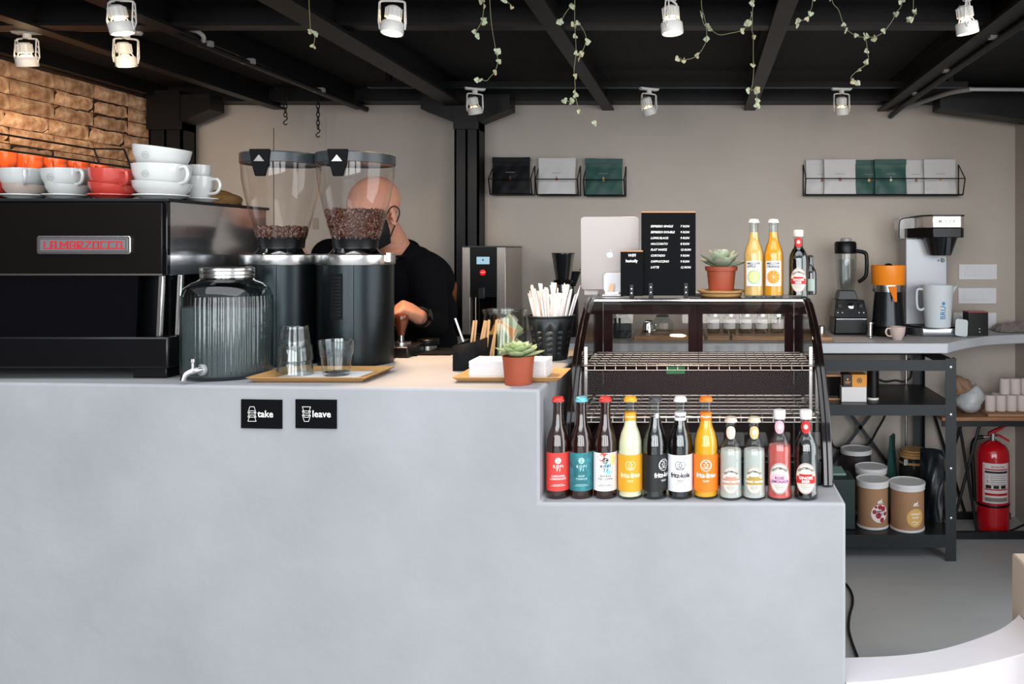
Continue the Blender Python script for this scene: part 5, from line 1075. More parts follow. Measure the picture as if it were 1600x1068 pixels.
# ================================================================ WALL BASKETS AND COFFEE BAGS
WIRE = mat('black wire', '#0e0e0f', .45, .3)
def bag_mb(w, h, d, seed=0):
    g = random.Random(seed); nx, nz = 10, 14; F = []; Bk = []
    for j in range(nz+1):
        tz = j/nz
        for i in range(nx+1):
            tx = i/nx*2-1; th = d/2*(1-tz**1.6*.88)*(1-.35*abs(tx)**4)
            wr = (.0045*math.sin(tx*4+tz*6+seed)+.003*math.sin(tx*9-tz*11+seed*2))*(1-tz)*(.3+tz)*1.6+g.uniform(-.0006,.0006)
            wz = w/2*(1-.03*math.sin(tz*PI))
            zf = h*tz+.002*math.sin(tx*3+seed)*(tz)
            F.append((tx*wz, -th+wr-(.003 if .84 < tz else 0), zf)); Bk.append((tx*wz, th, zf))
    n_ = len(F); m = MB(); W_ = nx+1
    fs = [(j*W_+i, j*W_+i+1, (j+1)*W_+i+1, (j+1)*W_+i) for j in range(nz) for i in range(nx)]
    fs += [tuple(n_+q for q in f[::-1]) for f in fs]
    for j in range(nz): fs.append((j*W_, (j+1)*W_, n_+(j+1)*W_, n_+j*W_)); fs.append((j*W_+nx, n_+j*W_+nx, n_+(j+1)*W_+nx, (j+1)*W_+nx))
    for i in range(nx): fs.append((i, n_+i, n_+i+1, i+1)); fs.append((nz*W_+i, nz*W_+i+1, n_+nz*W_+i+1, n_+nz*W_+i))
    return m.add(F+Bk, fs)
BGB = mat('black bag foil', '#09090d', .5, spec=.2); BGW = mat('white bag paper', '#c6c4c3', .6, bump=.1, bscale=30); BGG = mat('dark green bag foil', '#1f4a42', .5, bump=.08, bscale=30)
def bag(x, y, z, w, h, m, label, dot, seed, rz=0, tilt=0, group='coffee bags on the back wall', marks=True, d=.05):
    t = thing('coffee_bag', label, 'coffee bag', (x, y, z), group=group, rot=(tilt, 0, rz)); b = obj('pouch', bag_mb(w, h, d, seed), m, t)
    obj('fold_band', MB().box(-w*.5, w*.5, -.011, -.0075, h*.86, h*1.0), m, t, bevel=.002)
    if marks:
        obj('seal_dot', MB().at((.0,-d/2*.88-.002,h*.40),(PI/2+.08,0,0)).solid([(.0075,0),(.007,.0015)], 20), dot, t)
        obj('seal_tip', MB().at((.0,-d/2*.86-.003,h*.455),(.10,0,0)).add([(-.004,0,-.005),(.004,0,-.005),(0,0,.008)],[(0,1,2)]), dot, t)
        obj('print_line', MB().at((0,-d/2*.76-.004,h*.57),(.18,0,0)).box(-.024,.024,0,.001,0,.0022), mat('grey bag print','#8e8a86',.6), t)
    return t
CU = mat('copper seal','#a8552c',.5); GO = mat('gold seal','#d6a050',.4); PW = mat('pale seal','#dfe3c8',.4)
def basket(px0, px1, pa, pb, label):
    Yf = YW-.085; a, b = X(px0,Yf), X(px1,Yf); z1, z0 = Z(pa,YW-.02), Z(pb,Yf); zm = (z0+z1)/2+.0; c = (a+b)/2; w_ = (b-a)/2; H_ = (z1-z0)/2
    t = thing('wall_basket', label, 'wall basket', (c, YW, zm), group='black wire baskets on the back wall')
    for sx in (-w_, w_):
        pts = [(sx,-.005,H_),(sx,-.118,0.0),(sx,-.080,-H_),(sx,-.005,-H_)]
        obj('side_frame', MB().tube(pts, .0035, 6, closed=True), WIRE, t)
    obj('middle_bar', MB().rod((-w_,-.118,0),(w_,-.118,0), .0028), WIRE, t); obj('bottom_bar', MB().rod((-w_,-.080,-H_),(w_,-.080,-H_), .004), WIRE, t); obj('wall_bar', MB().rod((-w_,-.005,-H_),(w_,-.005,-H_), .004), WIRE, t)
    obj('base_plate', MB().box(-w_,w_,-.080,-.005,-H_-.002,-H_+.002), WIRE, t)
    return t, c, zm-H_+.003
for px0, px1, pa, pb, m_, dot, lab, nm in ((765.5,831,259,303,BGB,mat('dull brown seal','#5a2a20',.5),'black','left'),(838.5,903.5,259,304,BGW,CU,'white','middle'),(913,976,260,305,BGG,GO,'dark green','right')):
    t, c, zb0 = basket(px0, px1, pa, pb, nm+' wire basket of the three, holding a '+lab+' bag')
    bag(c-.008, YW-.048, zb0+.001, .200, .195, m_, lab+' coffee bag in the '+nm+' of the three small wire baskets', dot, len(lab), tilt=-.06, rz=.03)
t, c, zb0 = basket(1258, 1505, 257, 304, 'long wire basket holding six coffee bags above the brewer')
for k, (px, m_, dot, lab) in enumerate(((1285,BGW,CU,'white coffee bag at the far left of the long basket, partly covered'),(1312,BGW,CU,'second white coffee bag from the left in the long basket'),(1359,BGG,GO,'dark green coffee bag in the long basket, left of the two'),(1391,BGG,PW,'dark green coffee bag in the long basket, with the pale seal'),(1433,BGW,CU,'white coffee bag in the long basket just right of the green ones'),(1468,BGW,GO,'white coffee bag at the far right of the long basket'))):
    f = k % 2
    bag(X(px,YW-.05), YW-.022-.034*f, zb0+.001, .170, .187, m_, lab, dot, k+3, tilt=-.06, rz=0, d=.030)

# ================================================================ ON THE BLACK RACK
zs = .7258; zl_ = .1233
YK = 3.98
t = thing('picture_frame', 'small dark glass frame on the rack shelf beside the tea boxes', 'frame', (X(1302,YK), YK, zs)); w_ = .045
obj('frame_border', join(MB().box(-w_,w_,0,.01,0,.008), MB().box(-w_,w_,0,.01,.112,.12), MB().box(-w_,-w_+.008,0,.01,.008,.112), MB().box(w_-.008,w_,0,.01,.008,.112)), mat('copper frame','#9c6b45',.35,.5), t); obj('frame_glass', MB().box(-w_+.008,w_-.008,.004,.006,.008,.112), BGLOSS, t)
Yw = 3.93; t = thing('white_box', 'white card box on the rack shelf carrying the orange and brown boxes', 'box', (X(1334.5,Yw), Yw, zs)); w_ = X(1354,Yw)-X(1334.5,Yw); hb = Z(604.5,Yw)-zs
obj('box_body', MB().box(-w_,w_,0,.12,0,hb), PAPER, t, bevel=.001)
for px0, px1, c_, c2, lab in ((1318,1331.5,'#2e1c16','#c89a5a','dark brown tea box on the white box'),(1331.8,1354.5,'#d8902c','#3a3a20','amber yellow tea box with dark round emblem on the white box')):
    t = thing('tea_box', lab, 'tea box', (X((px0+px1)/2,Yw), Yw+.005, zs+hb+.0004)); w_ = (X(px1,Yw)-X(px0,Yw))/2; hh = .058
    obj('box_body', MB().box(-w_,w_,0,.09,0,hh), mat('tea '+c_, c_, .5), t); obj('emblem', ring(0,hh*.52,.0085,.0125,24,y=-.0006) if px0 > 1330 else join(line([(-.011,hh*.40),(.011,hh*.40)],.004,-.0006), line([(-.009,hh*.28),(.009,hh*.28)],.002,-.0006), disc(0,hh*.62,.005,y=-.0006)), mat('tea mark '+c2, c2, .5), t)
    if px0 > 1330: obj('emblem_centre', disc(0,hh*.52,.0055,y=-.0006), mat('tea mark '+c2), t)
t = thing('black_tumbler', 'tall black cylinder with a white foot on the rack shelf', 'canister', (X(1364,4.0), 4.0, zs)); obj('foot', MB().cyl(.027,0,.010,28), WHITE, t); obj('body', MB().cyl(.0285,.0101,.165,28), DARKST, t, bevel=.003)
# cocoa tubs
KR = mat('kraft cardboard', '#9c7758', .7, bump=.05, bscale=60)
def tub(px, Y, r, h, label, kind, rz=0):
    t = thing('cardboard_tub', label, 'tub', (X(px,Y), Y, zl_), rz=rz, group='cardboard tubs on the bottom shelf of the rack')
    obj('body', MB().cyl(r, .008, h-.028, 48), KR, t); obj('foot_ring', MB().solid([(r+.001,0),(r+.003,.002),(r+.003,.010),(r+.001,.012)],48), mat('white tub plastic','#cfcfd0',.45), t)
    obj('lid', MB().lathe([(r,h-.030),(r+.004,h-.030),(r+.004,h-.014),(r+.006,h-.013),(r+.006,h),(r+.003,h+.001),(r,h-.003),(1e-4,h-.004)],48), mat('white tub plastic'), t)
    obj('logo', wrap(join(disc(-.006,.135,.006,.004,14), disc(.004,.137,.005,.005,14), line([(-.012,.128),(.012,.128)],.004), line([(.006,.142),(.012,.146)],.002)), r+.0006, .3), INKW, t)
    if kind == 1:
        L = obj('round_label', wrap(disc(0,.078,.043,.043,30), r+.0006, .28), mat('white sticker','#dcd6d6',.6), t); B = MB()
        for q, (a_, b_, c_) in enumerate(((0,.034,.012),(.020,.024,.013),(-.03,.01,.011),(-.008,-.010,.015),(.034,-.004,.010),(.012,-.034,.012),(-.022,.034,.007))): B = join(B, disc(a_*.9,.078+b_*.9,c_*.95,None,16))
        obj('berries', wrap(B, r+.0012, .28), mat('berry red','#9b2238',.6), L); obj('lettering', wrap(join(shift(text_mb('BERRY',.011,.0004),.0,.088), shift(text_mb('CACAO',.009,.0004),.004,.075)), r+.0018, .28), INKB, L)
    if kind == 2:
        L = obj('round_label', wrap(disc(0,.070,.043,.043,30), r+.0006, .28), mat('gold sticker','#cfa65e',.6), t)
        obj('lettering', wrap(join(shift(text_mb('VANILLE',.013,.0005),0,.088), shift(text_mb('GOLD',.013,.0005),0,.072), line([(-.02,.050),(-.008,.054),(.004,.048),(.018,.053)],.003), line([(-.012,.040),(.012,.043)],.003)), r+.0012, .28), INKW, L)
    return t
tub(1363.5, 3.99, .073, .225, 'kraft cardboard tub with red berry label, left front of the bottom shelf', 1)
tub(1417.5, 3.955, .078, .222, 'kraft cardboard tub with round gold label, right front of the bottom shelf', 2)
tub(1361, 4.16, .074, .240, 'white-lidded tub standing behind the berry tub', 0)
t = thing('cardboard_tub', 'white-lidded dark tub at the back left of the bottom shelf', 'tub', (X(1338,4.34), 4.345, zl_)); obj('body', MB().cyl(.076,0,.262,44), mat('dark tub','#2b2426',.6), t); obj('lid', MB().lathe([(.076,.262),(.081,.262),(.081,.284),(.077,.285),(.074,.280),(1e-4,.279)],44), mat('white tub plastic'), t)
bag(.988, 4.31, zl_, .085, .36, BGG, 'tall dark green pouch standing behind the cardboard tubs', CU, 4, rz=1.15, group=None, marks=False, d=.06)
# bamboo-lidded clip jar
t = thing('clip_jar', 'glass clip jar with stacked bamboo lid behind the gold-label tub', 'jar', (1.098, 4.29, zl_)); 
obj('glass_wall', MB().lathe([(1e-4,.001),(.070,0),(.073,.01),(.073,.24),(.066,.255)], 40), mat('smoky jar glass','#3b3a34',.06,trans=.5,ior=1.15), t); obj('contents', MB().cyl(.067,.004,.235,32), mat('dark beans','#3a2a20',.8,bump=.7,bscale=120), t)
for z0, z1, r_ in ((.225,.237,.078),(.257,.272,.077),(.2725,.283,.075),(.2835,.295,.066)): obj('bamboo_lid', MB().cyl(r_, z0, z1, 40), WOOD, t, bevel=.003)
obj('clip', MB().cbox((-.06,-.075,.245),(.02,.012,.03)), STEEL, t)
# leaning dark bags at the right post
BL = mat('blue black foil', '#0e161b', .25, coat=.5)
bag(X(1462,4.02), 4.08, zl_, .115, .345, BL, 'glossy blue-black pouch leaning at the right post of the rack', CU, 8, rz=-.5, group=None, marks=False, d=.09)
tag(obj('storage_crate', MB().box(X(1316,4.02)-.14, X(1331,4.02), 3.93, 4.10, zl_, zl_+.235), mat('dark green crate','#1f2f2e',.5), bevel=.004), 'dark green crate on the bottom shelf left of the berry tub', 'crate')
tag(obj('white_tray', MB().box(X(1296,4.0)-.04, X(1322,4.0), 4.0, 4.14, zl_+.2355, zl_+.245), mat('pale teal tray','#7fa39b',.5), bevel=.002), 'pale teal tray lying on the dark green crate', 'tray')
# power cables behind the rack
CB = mat('black cable', '#0c0c0d', .45)
pts = [P(a_, b_, 4.42) for a_, b_ in ((1296,648),(1299,690),(1312,700),(1340,697),(1358,692),(1370,672),(1383,648),(1388,622))]
tag(obj('cable', MB().tube(spline(pts, 6), .006, 8), CB), 'black cable looping behind the rack above the white-lidded tubs', 'cable')
pts = [P(a_, b_, 4.475) for a_, b_ in ((1372,592),(1384,596),(1400,594),(1412,596),(1422,590),(1424,578),(1420,560))]
tag(obj('cable', MB().tube(spline(pts, 6), .005, 8), CB), 'black cable behind the upper opening of the rack', 'cable')
# cable on the floor beside the counter
pts = [(.3385,2.30,.40),(.345,2.32,.30),(.375,2.42,.16),(.40,2.55,.05),(.41,2.6,.008)]
fy = lambda px, py: P(px, py, CAMZ*FPX/(py-VY))+Vector((0,0,.006))
pts = [fy(a_, b_) for a_, b_ in ((1310,905),(1323,916),(1331,930),(1332,945),(1327,965),(1326,985),(1331,1005),(1338,1024),(1343,1040))]
tag(obj('floor_cable', MB().tube(spline(pts, 6), .0055, 8), CB), 'black cable snaking over the floor beside the bar counter', 'cable')

# ================================================================ TABLE AT RIGHT, EXTINGUISHER
zt_ = .6103
tag(obj('cardboard_sheet', MB().box(X(1540,4.2), 1.69, 4.16, 4.46, zt_, zt_+.012), KR, rot=(0,0,0)), 'flat sheet of brown cardboard under the paper rolls', 'cardboard')
RL = mat('white tissue', '#c9bdba', .9)
Yr_ = 4.26
def roll(x, y, z, lab):
    t = tag(obj('paper_roll', MB().solid([(.0255,0),(.0268,.004),(.0268,.076),(.0255,.080)], 20), RL, loc=(x, y, z)), lab, 'paper roll', 'white paper rolls on the side table')
R1 = ['first','second','third','fourth','fifth']
for k in range(5):
    if k < 4: roll(X(1546,Yr_)+.0545*k, 4.25, zt_+.0125, R1[k]+' paper roll from the left in the lower row on the side table')
for k in range(3): roll(X(1571,Yr_)+.0545*k-.027, 4.31, zt_+.0125, 'paper roll in the hidden back row, '+R1[k]+' from the left')
for k in range(3): roll(X(1572,Yr_)+.0545*k, 4.28, zt_+.0930, R1[k]+' paper roll from the left in the upper row on the side table')
# crumpled carrier bag
cb = MB(); cb.ball((0,0,.07), .09, 26, 18, (.80,.9,.80)); g = random.Random(2)
cb.v = [Vector((p.x*(1+.12*math.sin(9*p.z*8+p.x*30)), p.y, max(.0005, p.z*(1+.16*math.sin(p.x*45)+.08*math.cos(p.y*60+p.z*30))))) for p in cb.v]
t = thing('carrier_bag', 'crumpled white plastic bag with brown paper inside on the side table', 'plastic bag', (X(1516,4.24), 4.26, zt_))
obj('plastic', cb, mat('crumpled white film','#b9bdc0',.35,bump=.9,bscale=22, trans=.15), t)
pb = MB(); pb.ball((-.03,.0,.125), .055, 18, 12, (.9,.8,1.1)); pb.v = [Vector((p.x+.01*math.sin(p.z*70), p.y+.01*math.sin(p.x*90), p.z+.012*math.sin(p.x*80))) for p in pb.v]
obj('brown_paper', pb, mat('crumpled brown paper','#8d7059',.8,bump=.7,bscale=25), t, smooth=False)
# fire extinguisher
Ye = 4.27; t = thing('fire_extinguisher', 'red fire extinguisher standing under the side table', 'fire extinguisher', (X(1551,Ye), Ye, .0003)); v = lambda py: Z(py,Ye)
R = .082
REX = mat('extinguisher red', '#b0101c', .22, coat=.6)
obj('cylinder', MB().solid([(R*.86,0),(R*.98,.008),(R,.03),(R,v(712)),(R*.96,v(703)),(R*.78,v(695)),(R*.45,v(690)),(.020,v(687))], 48), REX, t)
obj('base_band', MB().solid([(R+.001,.142),(R+.002,.144),(R+.002,.152),(R+.001,.154)],48), DARKST, t)
lz = (v(718)+v(779))/2; lh = (v(718)-v(779))/2
L = obj('label', wrap(rect(-.072,.072,lz-lh,lz+lh,24,1), R+.0006, -.08), mat('label paper','#cfc8c8',.5), t)
def em(q, m_, nm='lettering'): obj(nm, wrap(q, R+.0012, -.08), m_, L)
em(join(rect(-.060,.060,lz+lh*.66,lz+lh*.72,12,1)), REX, 'red_rule'); em(join(*[rect(-.060,.060,lz+lh*a_,lz+lh*(a_+.11),16,1) for a_ in (.50,)]), INKB, 'black_band')
em(join(rect(-.060,.060,lz-lh*.62,lz-lh*.50,16,1), rect(-.060,.060,lz-lh*.34,lz-lh*.28,16,1), *[rect(a_-.0022,a_,lz-lh*.96,lz+lh*.96) for a_ in (-.064,.066)]), REX, 'red_band')
em(shift(text_mb('EXTINCTOR',.012,.0003), .006, lz+lh*.82), REX); em(join(*[shift(text_mb(str(a_),.014,.0004), -.046, lz+lh*(.30-.22*k)) for k, a_ in enumerate((1,2,3))]), INKB)
em(join(*[line([(-.03,lz+lh*(.38-.11*k)),(.052-.01*(k%2),lz+lh*(.38-.11*k))],.002) for k in range(5)]), INKB, 'small_print'); em(join(*[rect(-.056+.038*k,-.028+.038*k,lz-lh*.26,lz-lh*.10,4,1) for k in range(3)]), INKB, 'pictogram'); em(rect(-.060,.060,lz-lh*.92,lz-lh*.72,16,1), mat('grey print'), 'grey_band')
obj('valve', MB().cyl(.018, v(687), v(676), 20), STEEL, t); obj('pin', MB().rod((-.05,0,v(682)),(.02,0,v(682)), .007, 10), STEEL, t)
obj('gauge', MB().at((.018,-.018,v(683)),(PI/2,0,0)).solid([(.011,0),(.011,.008)],20), STEEL, t)
RH = mat('handle red','#a01420',.35)
obj('carry_handle', MB().add([(-.015,-.009,v(677)),(-.015,.009,v(677)),(.04,-.009,v(679)),(.04,.009,v(679)),(.085,-.008,v(687)),(.085,.008,v(687)),(-.015,-.009,v(680)),(-.015,.009,v(680)),(.04,-.009,v(683)),(.04,.009,v(683)),(.082,-.008,v(690)),(.082,.008,v(690))],[(0,2,3,1),(2,4,5,3),(6,7,9,8),(8,9,11,10),(0,6,8,2),(2,8,10,4),(1,3,9,7),(3,5,11,9),(4,10,11,5),(0,1,7,6)]), RH, t)
obj('lever', MB().add([(-.022,-.010,v(675)),(-.022,.010,v(675)),(.02,-.010,v(669)),(.02,.010,v(669)),(.075,-.008,v(663)),(.075,.008,v(663)),(-.022,-.010,v(680)),(-.022,.010,v(680)),(.02,-.010,v(674)),(.02,.010,v(674)),(.072,-.008,v(665)),(.072,.008,v(665))],[(0,2,3,1),(2,4,5,3),(6,7,9,8),(8,9,11,10),(0,6,8,2),(2,8,10,4),(1,3,9,7),(3,5,11,9),(4,10,11,5),(0,1,7,6)]), RH, t)
obj('hose', MB().tube(spline([(-.05,0,v(682)),(-.09,.0,v(686)),(-.110,-.01,v(702)),(-.106,-.02,v(740)),(-.100,-.02,v(780))],6), .011, 10), DARKST, t)
tag(obj('floor_cable', MB().tube(spline([fy(a_,b_) for a_,b_ in ((1556,826),(1562,834),(1580,830),(1598,822),(1612,818))],5), .005, 8), CB), 'thin black cable on the floor at the foot of the extinguisher', 'cable')
# ================================================================ HANGING VINES
STEM = mat('vine stem', '#6d6a4c', .7); VL = mat('pale heart leaf', '#b4b79c', .5, var=.4, vscale=60, col2='#6f7a5a', sss=.1); VP = mat('rosy heart leaf', '#a39878', .5, sss=.1)
def leafmesh(s):
    pr = [(0,-.0),(.45,-.28),(.9,-.18),(1.0,.15),(.75,.65),(.35,1.0),(0,1.35)]
    pts = [(a,b) for a,b in pr]+[(-a,b) for a,b in pr[-2:0:-1]]
    m = MB(); n_ = len(pts); c = (0, .35)
    vs = [(p[0]*s, .18*s*abs(p[0]), p[1]*s) for p in pts]+[(0,-.12*s,.35*s)]+[(p[0]*s, .18*s*abs(p[0])+.0012, p[1]*s) for p in pts]+[(0,-.12*s+.0012,.35*s)]
    fs = [(n_,(i+1)%n_,i) for i in range(n_)]+[(2*n_+1,n_+1+i,n_+1+(i+1)%n_) for i in range(n_)]+[(i,(i+1)%n_,n_+1+(i+1)%n_,n_+1+i) for i in range(n_)]
    return m.add(vs, fs)
LF = []
gv = random.Random(21)
def vine(strands, lab, Y=2.3):
    o0 = P(strands[0][0][0], strands[0][0][1], Y); top = (o0.x, Y, ZC)
    t = thing('hanging_vine', lab, 'plant', top, group='string-of-hearts vines hanging from the ceiling')
    for st in strands:
        raw = [P(a, b, Y+.02*math.sin(b*.05)) for a, b in st]
        if st is strands[0] or st[0][1] < -5: raw = [Vector((raw[0].x, Y, ZC-.002))]+raw
        pts = spline(raw, 5); obj('stem', MB().tube(pts, .0009, 5), STEM, t, W=True)
        for a, b in st:
            if b < -30 or gv.random() < .18: continue
            p = P(a, b, Y+.02*math.sin(b*.05))
            for s in range(gv.choice((1, 1, 2))):
                k = gv.randrange(5); sz = gv.uniform(.0068,.0100)
                if len(LF) < 8: mm = obj('leaf', leafmesh(.0085*(.8+.06*len(LF))), VL if len(LF) % 4 else VP, t); LF.append(mm.data); lf = mm
                else: lf = bpy.data.objects.new('leaf', gv.choice(LF)); C.objects.link(lf); lf.parent = t
                lf.location = p-Vector(top)+Vector((gv.uniform(-.004,.004), 0, gv.uniform(-.004,.002))); lf.rotation_euler = (gv.uniform(-.6,.6), gv.uniform(0, 6.28), gv.uniform(-1.2,1.2))
    return t
vine([[(480,-60),(484,27),(486,50),(492,53),(491,66),(490,73)]], 'short vine at upper left, hanging right of the conduit elbow')
vine([[(764,-60),(765,-5),(768,38),(775,80),(778,96),(773,112),(766,120),(760,126),(748,123)], [(757,-20),(752,2),(756,8),(753,32),(744,50),(747,55)], [(784,-15),(790,0),(799,8)]], 'vine curling above the small spotlight before the column')
vine([[(898,-60),(898,-4),(898,38),(899,54),(900,82),(897,108),(898,120),(899,144),(900,154),(906,173),(920,185),(927,192)], [(893,8),(884,20),(877,32)], [(904,35),(914,52),(915,66),(908,85),(903,92)], [(900,152),(890,158),(882,156)]], 'longest vine in the middle, its tip crossing the wall top')
vine([[(1097,-60),(1096,5),(1100,25),(1103,40),(1104,60),(1100,72),(1090,86),(1078,92),(1066,93),(1062,90)]], 'vine curving left below the middle spotlight')
vine([[(1176,-60),(1176,5),(1176,12),(1175,47),(1177,56),(1177,96),(1178,100),(1176,130),(1173,141),(1181,140),(1183,158),(1184,168)], [(1175,20),(1170,35),(1160,47),(1140,52),(1123,54),(1108,44),(1100,38),(1095,20)]], 'long vine with dense leaf cluster near its tip, right of centre')
vine([[(1272,-60),(1270,-2),(1266,18),(1259,30),(1248,33),(1246,40)]], 'short vine hook between the long vine and the trailing pair')
vine([[(1292,-60),(1300,0),(1310,15),(1318,38),(1325,48),(1340,57),(1352,60),(1355,78),(1356,97),(1340,110),(1330,120),(1332,126),(1341,128)], [(1412,-60),(1410,2),(1400,20),(1393,34),(1380,50),(1365,58),(1352,56)]], 'pair of vines joined in a U at upper right')
vine([[(1430,-60),(1427,14),(1432,18),(1423,32),(1420,31)]], 'very short vine at upper right beside the joined pair')

# ================================================================ PEOPLE
SKIN = mat('light skin', '#c98e74', .5, sss=.15, var=.1, vscale=18); KNIT = mat('black sweater', '#08080c', .9, bump=.15, bscale=150, spec=.15); DENIM = mat('charcoal trousers', '#1b1c20', .8); MASKM = mat('black cloth mask', '#0c0c0e', .75)
def cap(m, a, b, ra, rb, n=8, seg=14):
    a, b = Vector(a), Vector(b)
    for k in range(n+1):
        t_ = k/n; p = a.lerp(b, t_); r_ = ra+(rb-ra)*t_; m.ball(tuple(p), r_, seg, 8)
def chain(m, pts, seg=14):
    for (a, ra), (b, rb) in zip(pts[:-1], pts[1:]):
        L = (Vector(b)-Vector(a)).length; cap(m, a, b, ra, rb, max(2, int(L/(min(ra,rb)*.45))), seg)
def remesh(o, vox, smooth=4):
    r_ = o.modifiers.new('remesh', 'REMESH'); r_.mode = 'VOXEL'; r_.voxel_size = vox; r_.use_smooth_shade = True
    s_ = o.modifiers.new('smooth', 'SMOOTH'); s_.iterations = smooth; s_.factor = .5
def head_mb(m, c, R3, bald=True):
    """head of about .235 m built round c (centre of the skull); R3 turns it (local -y is the face)"""
    def B(p, r, sc=(1,1,1)):
        k = MB(); k.ball((0,0,0), r, 18, 12, sc)
        m.add([tuple(Vector(c)+R3@(Vector(p)+v)) for v in k.v], k.f)
    B((0,.018,.030), .092, (.84,1.06,.92)); B((0,-.010,.015), .080, (.84,1.0,1.0)); B((0,-.030,-.035), .062, (.92,.95,1.0)); B((0,-.048,-.080), .040, (1.05,.95,.80)); B((0,-.075,-.094), .020, (1.3,.8,.8))
    for s in (-1,1):
        B((s*.045,-.020,-.060), .034, (.7,1.3,1.1)); B((s*.036,-.070,-.022), .023, (1.1,.8,.9)); B((s*.030,-.084,.012), .016, (1.5,.6,.6)); B((s*.031,-.078,-.002), .0135)
        k = MB().tube([(.004*math.sin(q),.016*math.cos(q)+.004*math.sin(q),.030*math.sin(q)) for q in [2*PI*i/16 for i in range(16)]], .0055, 6, closed=True); k.ball((-.003,0,0), .014, 10, 8, (.35,.9,1.6))
        m.add([tuple(Vector(c)+R3@(Vector((s*(.076+abs(v.x)), v.y+.008+.004, v.z-.014)))) for v in k.v], k.f)
    B((0,-.094,.004), .0085, (.9,1,1.4)); B((0,-.101,-.010), .0095, (.9,1,1.4)); B((0,-.108,-.024), .0115, (1.1,1,.9)); B((.011,-.099,-.027), .0075); B((-.011,-.099,-.027), .0075)
    B((0,-.092,-.052), .011, (2.0,.7,.6)); B((0,-.090,-.062), .012, (1.7,.7,.6))
def hand_mb(m, wrist, d, up, side, L=.185, curl=.9, thumb=1):
    """palm and five separate bent fingers; d points along the hand, up is the back of the hand, side towards the thumb"""
    wrist, d, up, side = Vector(wrist), Vector(d).normalized(), Vector(up).normalized(), Vector(side).normalized()
    def pt(a, b, c_): return wrist+d*a+side*b+up*c_
    for b in (-.027,-.009,.009,.027): chain(m, [(pt(.0,b*.62,0),.0195),(pt(.045,b*.95,.002),.0165),(pt(.088,b*1.08,.0),.0125)], 10)
    for k, (b, ln) in enumerate(((.031,.068),(.0105,.076),(-.0105,.070),(-.030,.055))):
        p = pt(.090, b*1.05, 0); ang = .35+curl*.4; pts = [(p, .0098)]; rr = .0094
        for seg_, f in ((0,.44),(1,.32),(2,.24)):
            dd = d*math.cos(ang)-up*math.sin(ang); p = p+dd*(ln*f*1.1); rr *= .93; pts.append((p, rr)); ang += curl*.72
        chain(m, pts, 10)
    p0 = pt(.018, .030*thumb, -.006); p1 = pt(.050, .052*thumb, -.022); p2 = pt(.078, .050*thumb, -.042); p3 = pt(.098, .038*thumb, -.054)
    chain(m, [(p0,.0165),(p1,.0130),(p2,.0108),(p3,.0088)], 10)
def trousers_shoes(t, hipc, dx=.1, fwd=(0,-1)):
    m = MB(); hx, hy, hz = hipc
    m.ball((hx,hy,hz), .14, 18, 12, (1.12,.85,.80))
    for s in (-1,1): chain(m, [((hx+s*.085,hy,hz-.04),.092),((hx+s*.10,hy-.01,.52),.066),((hx+s*.105,hy+.02,.11),.052)], 14)
    o = obj('trousers', m, DENIM, t, W=True); remesh(o, .012)
    for s in (-1,1):
        k = MB(); k.ball((hx+s*.105,hy+.01,.045), .048, 14, 10, (1,1.3,.95)); k.ball((hx+s*.108,hy-.10,.035), .044, 14, 10, (1.05,1.6,.8)); k.v = [Vector((v.x,v.y,max(v.z,.001))) for v in k.v]
        k2 = obj('shoe', k, mat('white shoe','#b9b9b9',.5), t, W=True); remesh(k2, .008)
# barista
hc = Vector((X(582,2.84), 2.84, Z(330,2.84)))
t = thing('person', 'bald barista in black sweater and black face mask, tamping coffee behind the grinders', 'person', (-1.06, 3.06, 0))
Rh = Euler((.42, .10, 0)).to_matrix(); Rh = Matrix.Rotation(-.38, 3, 'Z') @ Rh     # face down and to the viewer's left
shL = Vector((X(513,2.95), 2.97, Z(402,2.95))); shR = Vector((X(662,2.90), 2.93, Z(424,2.90))); neck = Vector((X(612,2.92), 2.945, Z(388,2.92)))
elR = Vector((X(676,2.92)+.01, 2.90, Z(512,2.92)+.012)); wrR = Vector((X(652,2.66), 2.665, Z(497,2.66)+.006)); elL = Vector((-1.36, 2.90, 1.20)); wrL = Vector((-1.12, 2.72, 1.235))
m = MB(); head_mb(m, hc, Rh)
chain(m, [(neck+Vector((0,.03,-.03)),.064),(hc+Rh@Vector((0,.02,-.055)),.056)], 16)
chain(m, [(neck+Vector((-.02,.03,-.06)),.075),((-1.07,3.02,1.25),.11)], 14)
chain(m, [((-1.07,3.04,1.25),.10),((-1.06,3.06,.98),.11)], 14)
for sh_, el_, wr_ in ((shR, elR, wrR), (shL, elL, wrL)): chain(m, [(sh_,.046),(el_,.037),(el_.lerp(wr_,.35),.036),(wr_,.0245)], 12)
hd_ = Vector((X(622,2.56), 2.575, Z(478,2.56)))-wrR
hand_mb(m, wrR, hd_+Vector((0,0,.0)), Vector((.35,-.35,.85)), Vector((-.25,.9,.3)), curl=1.1)
hand_mb(m, wrL, Vector((.75,-.55,.0)), Vector((0,-.2,1)), Vector((.55,.75,0)), curl=1.0)
b = obj('body', m, SKIN, t, W=True); remesh(b, .0042, 3)
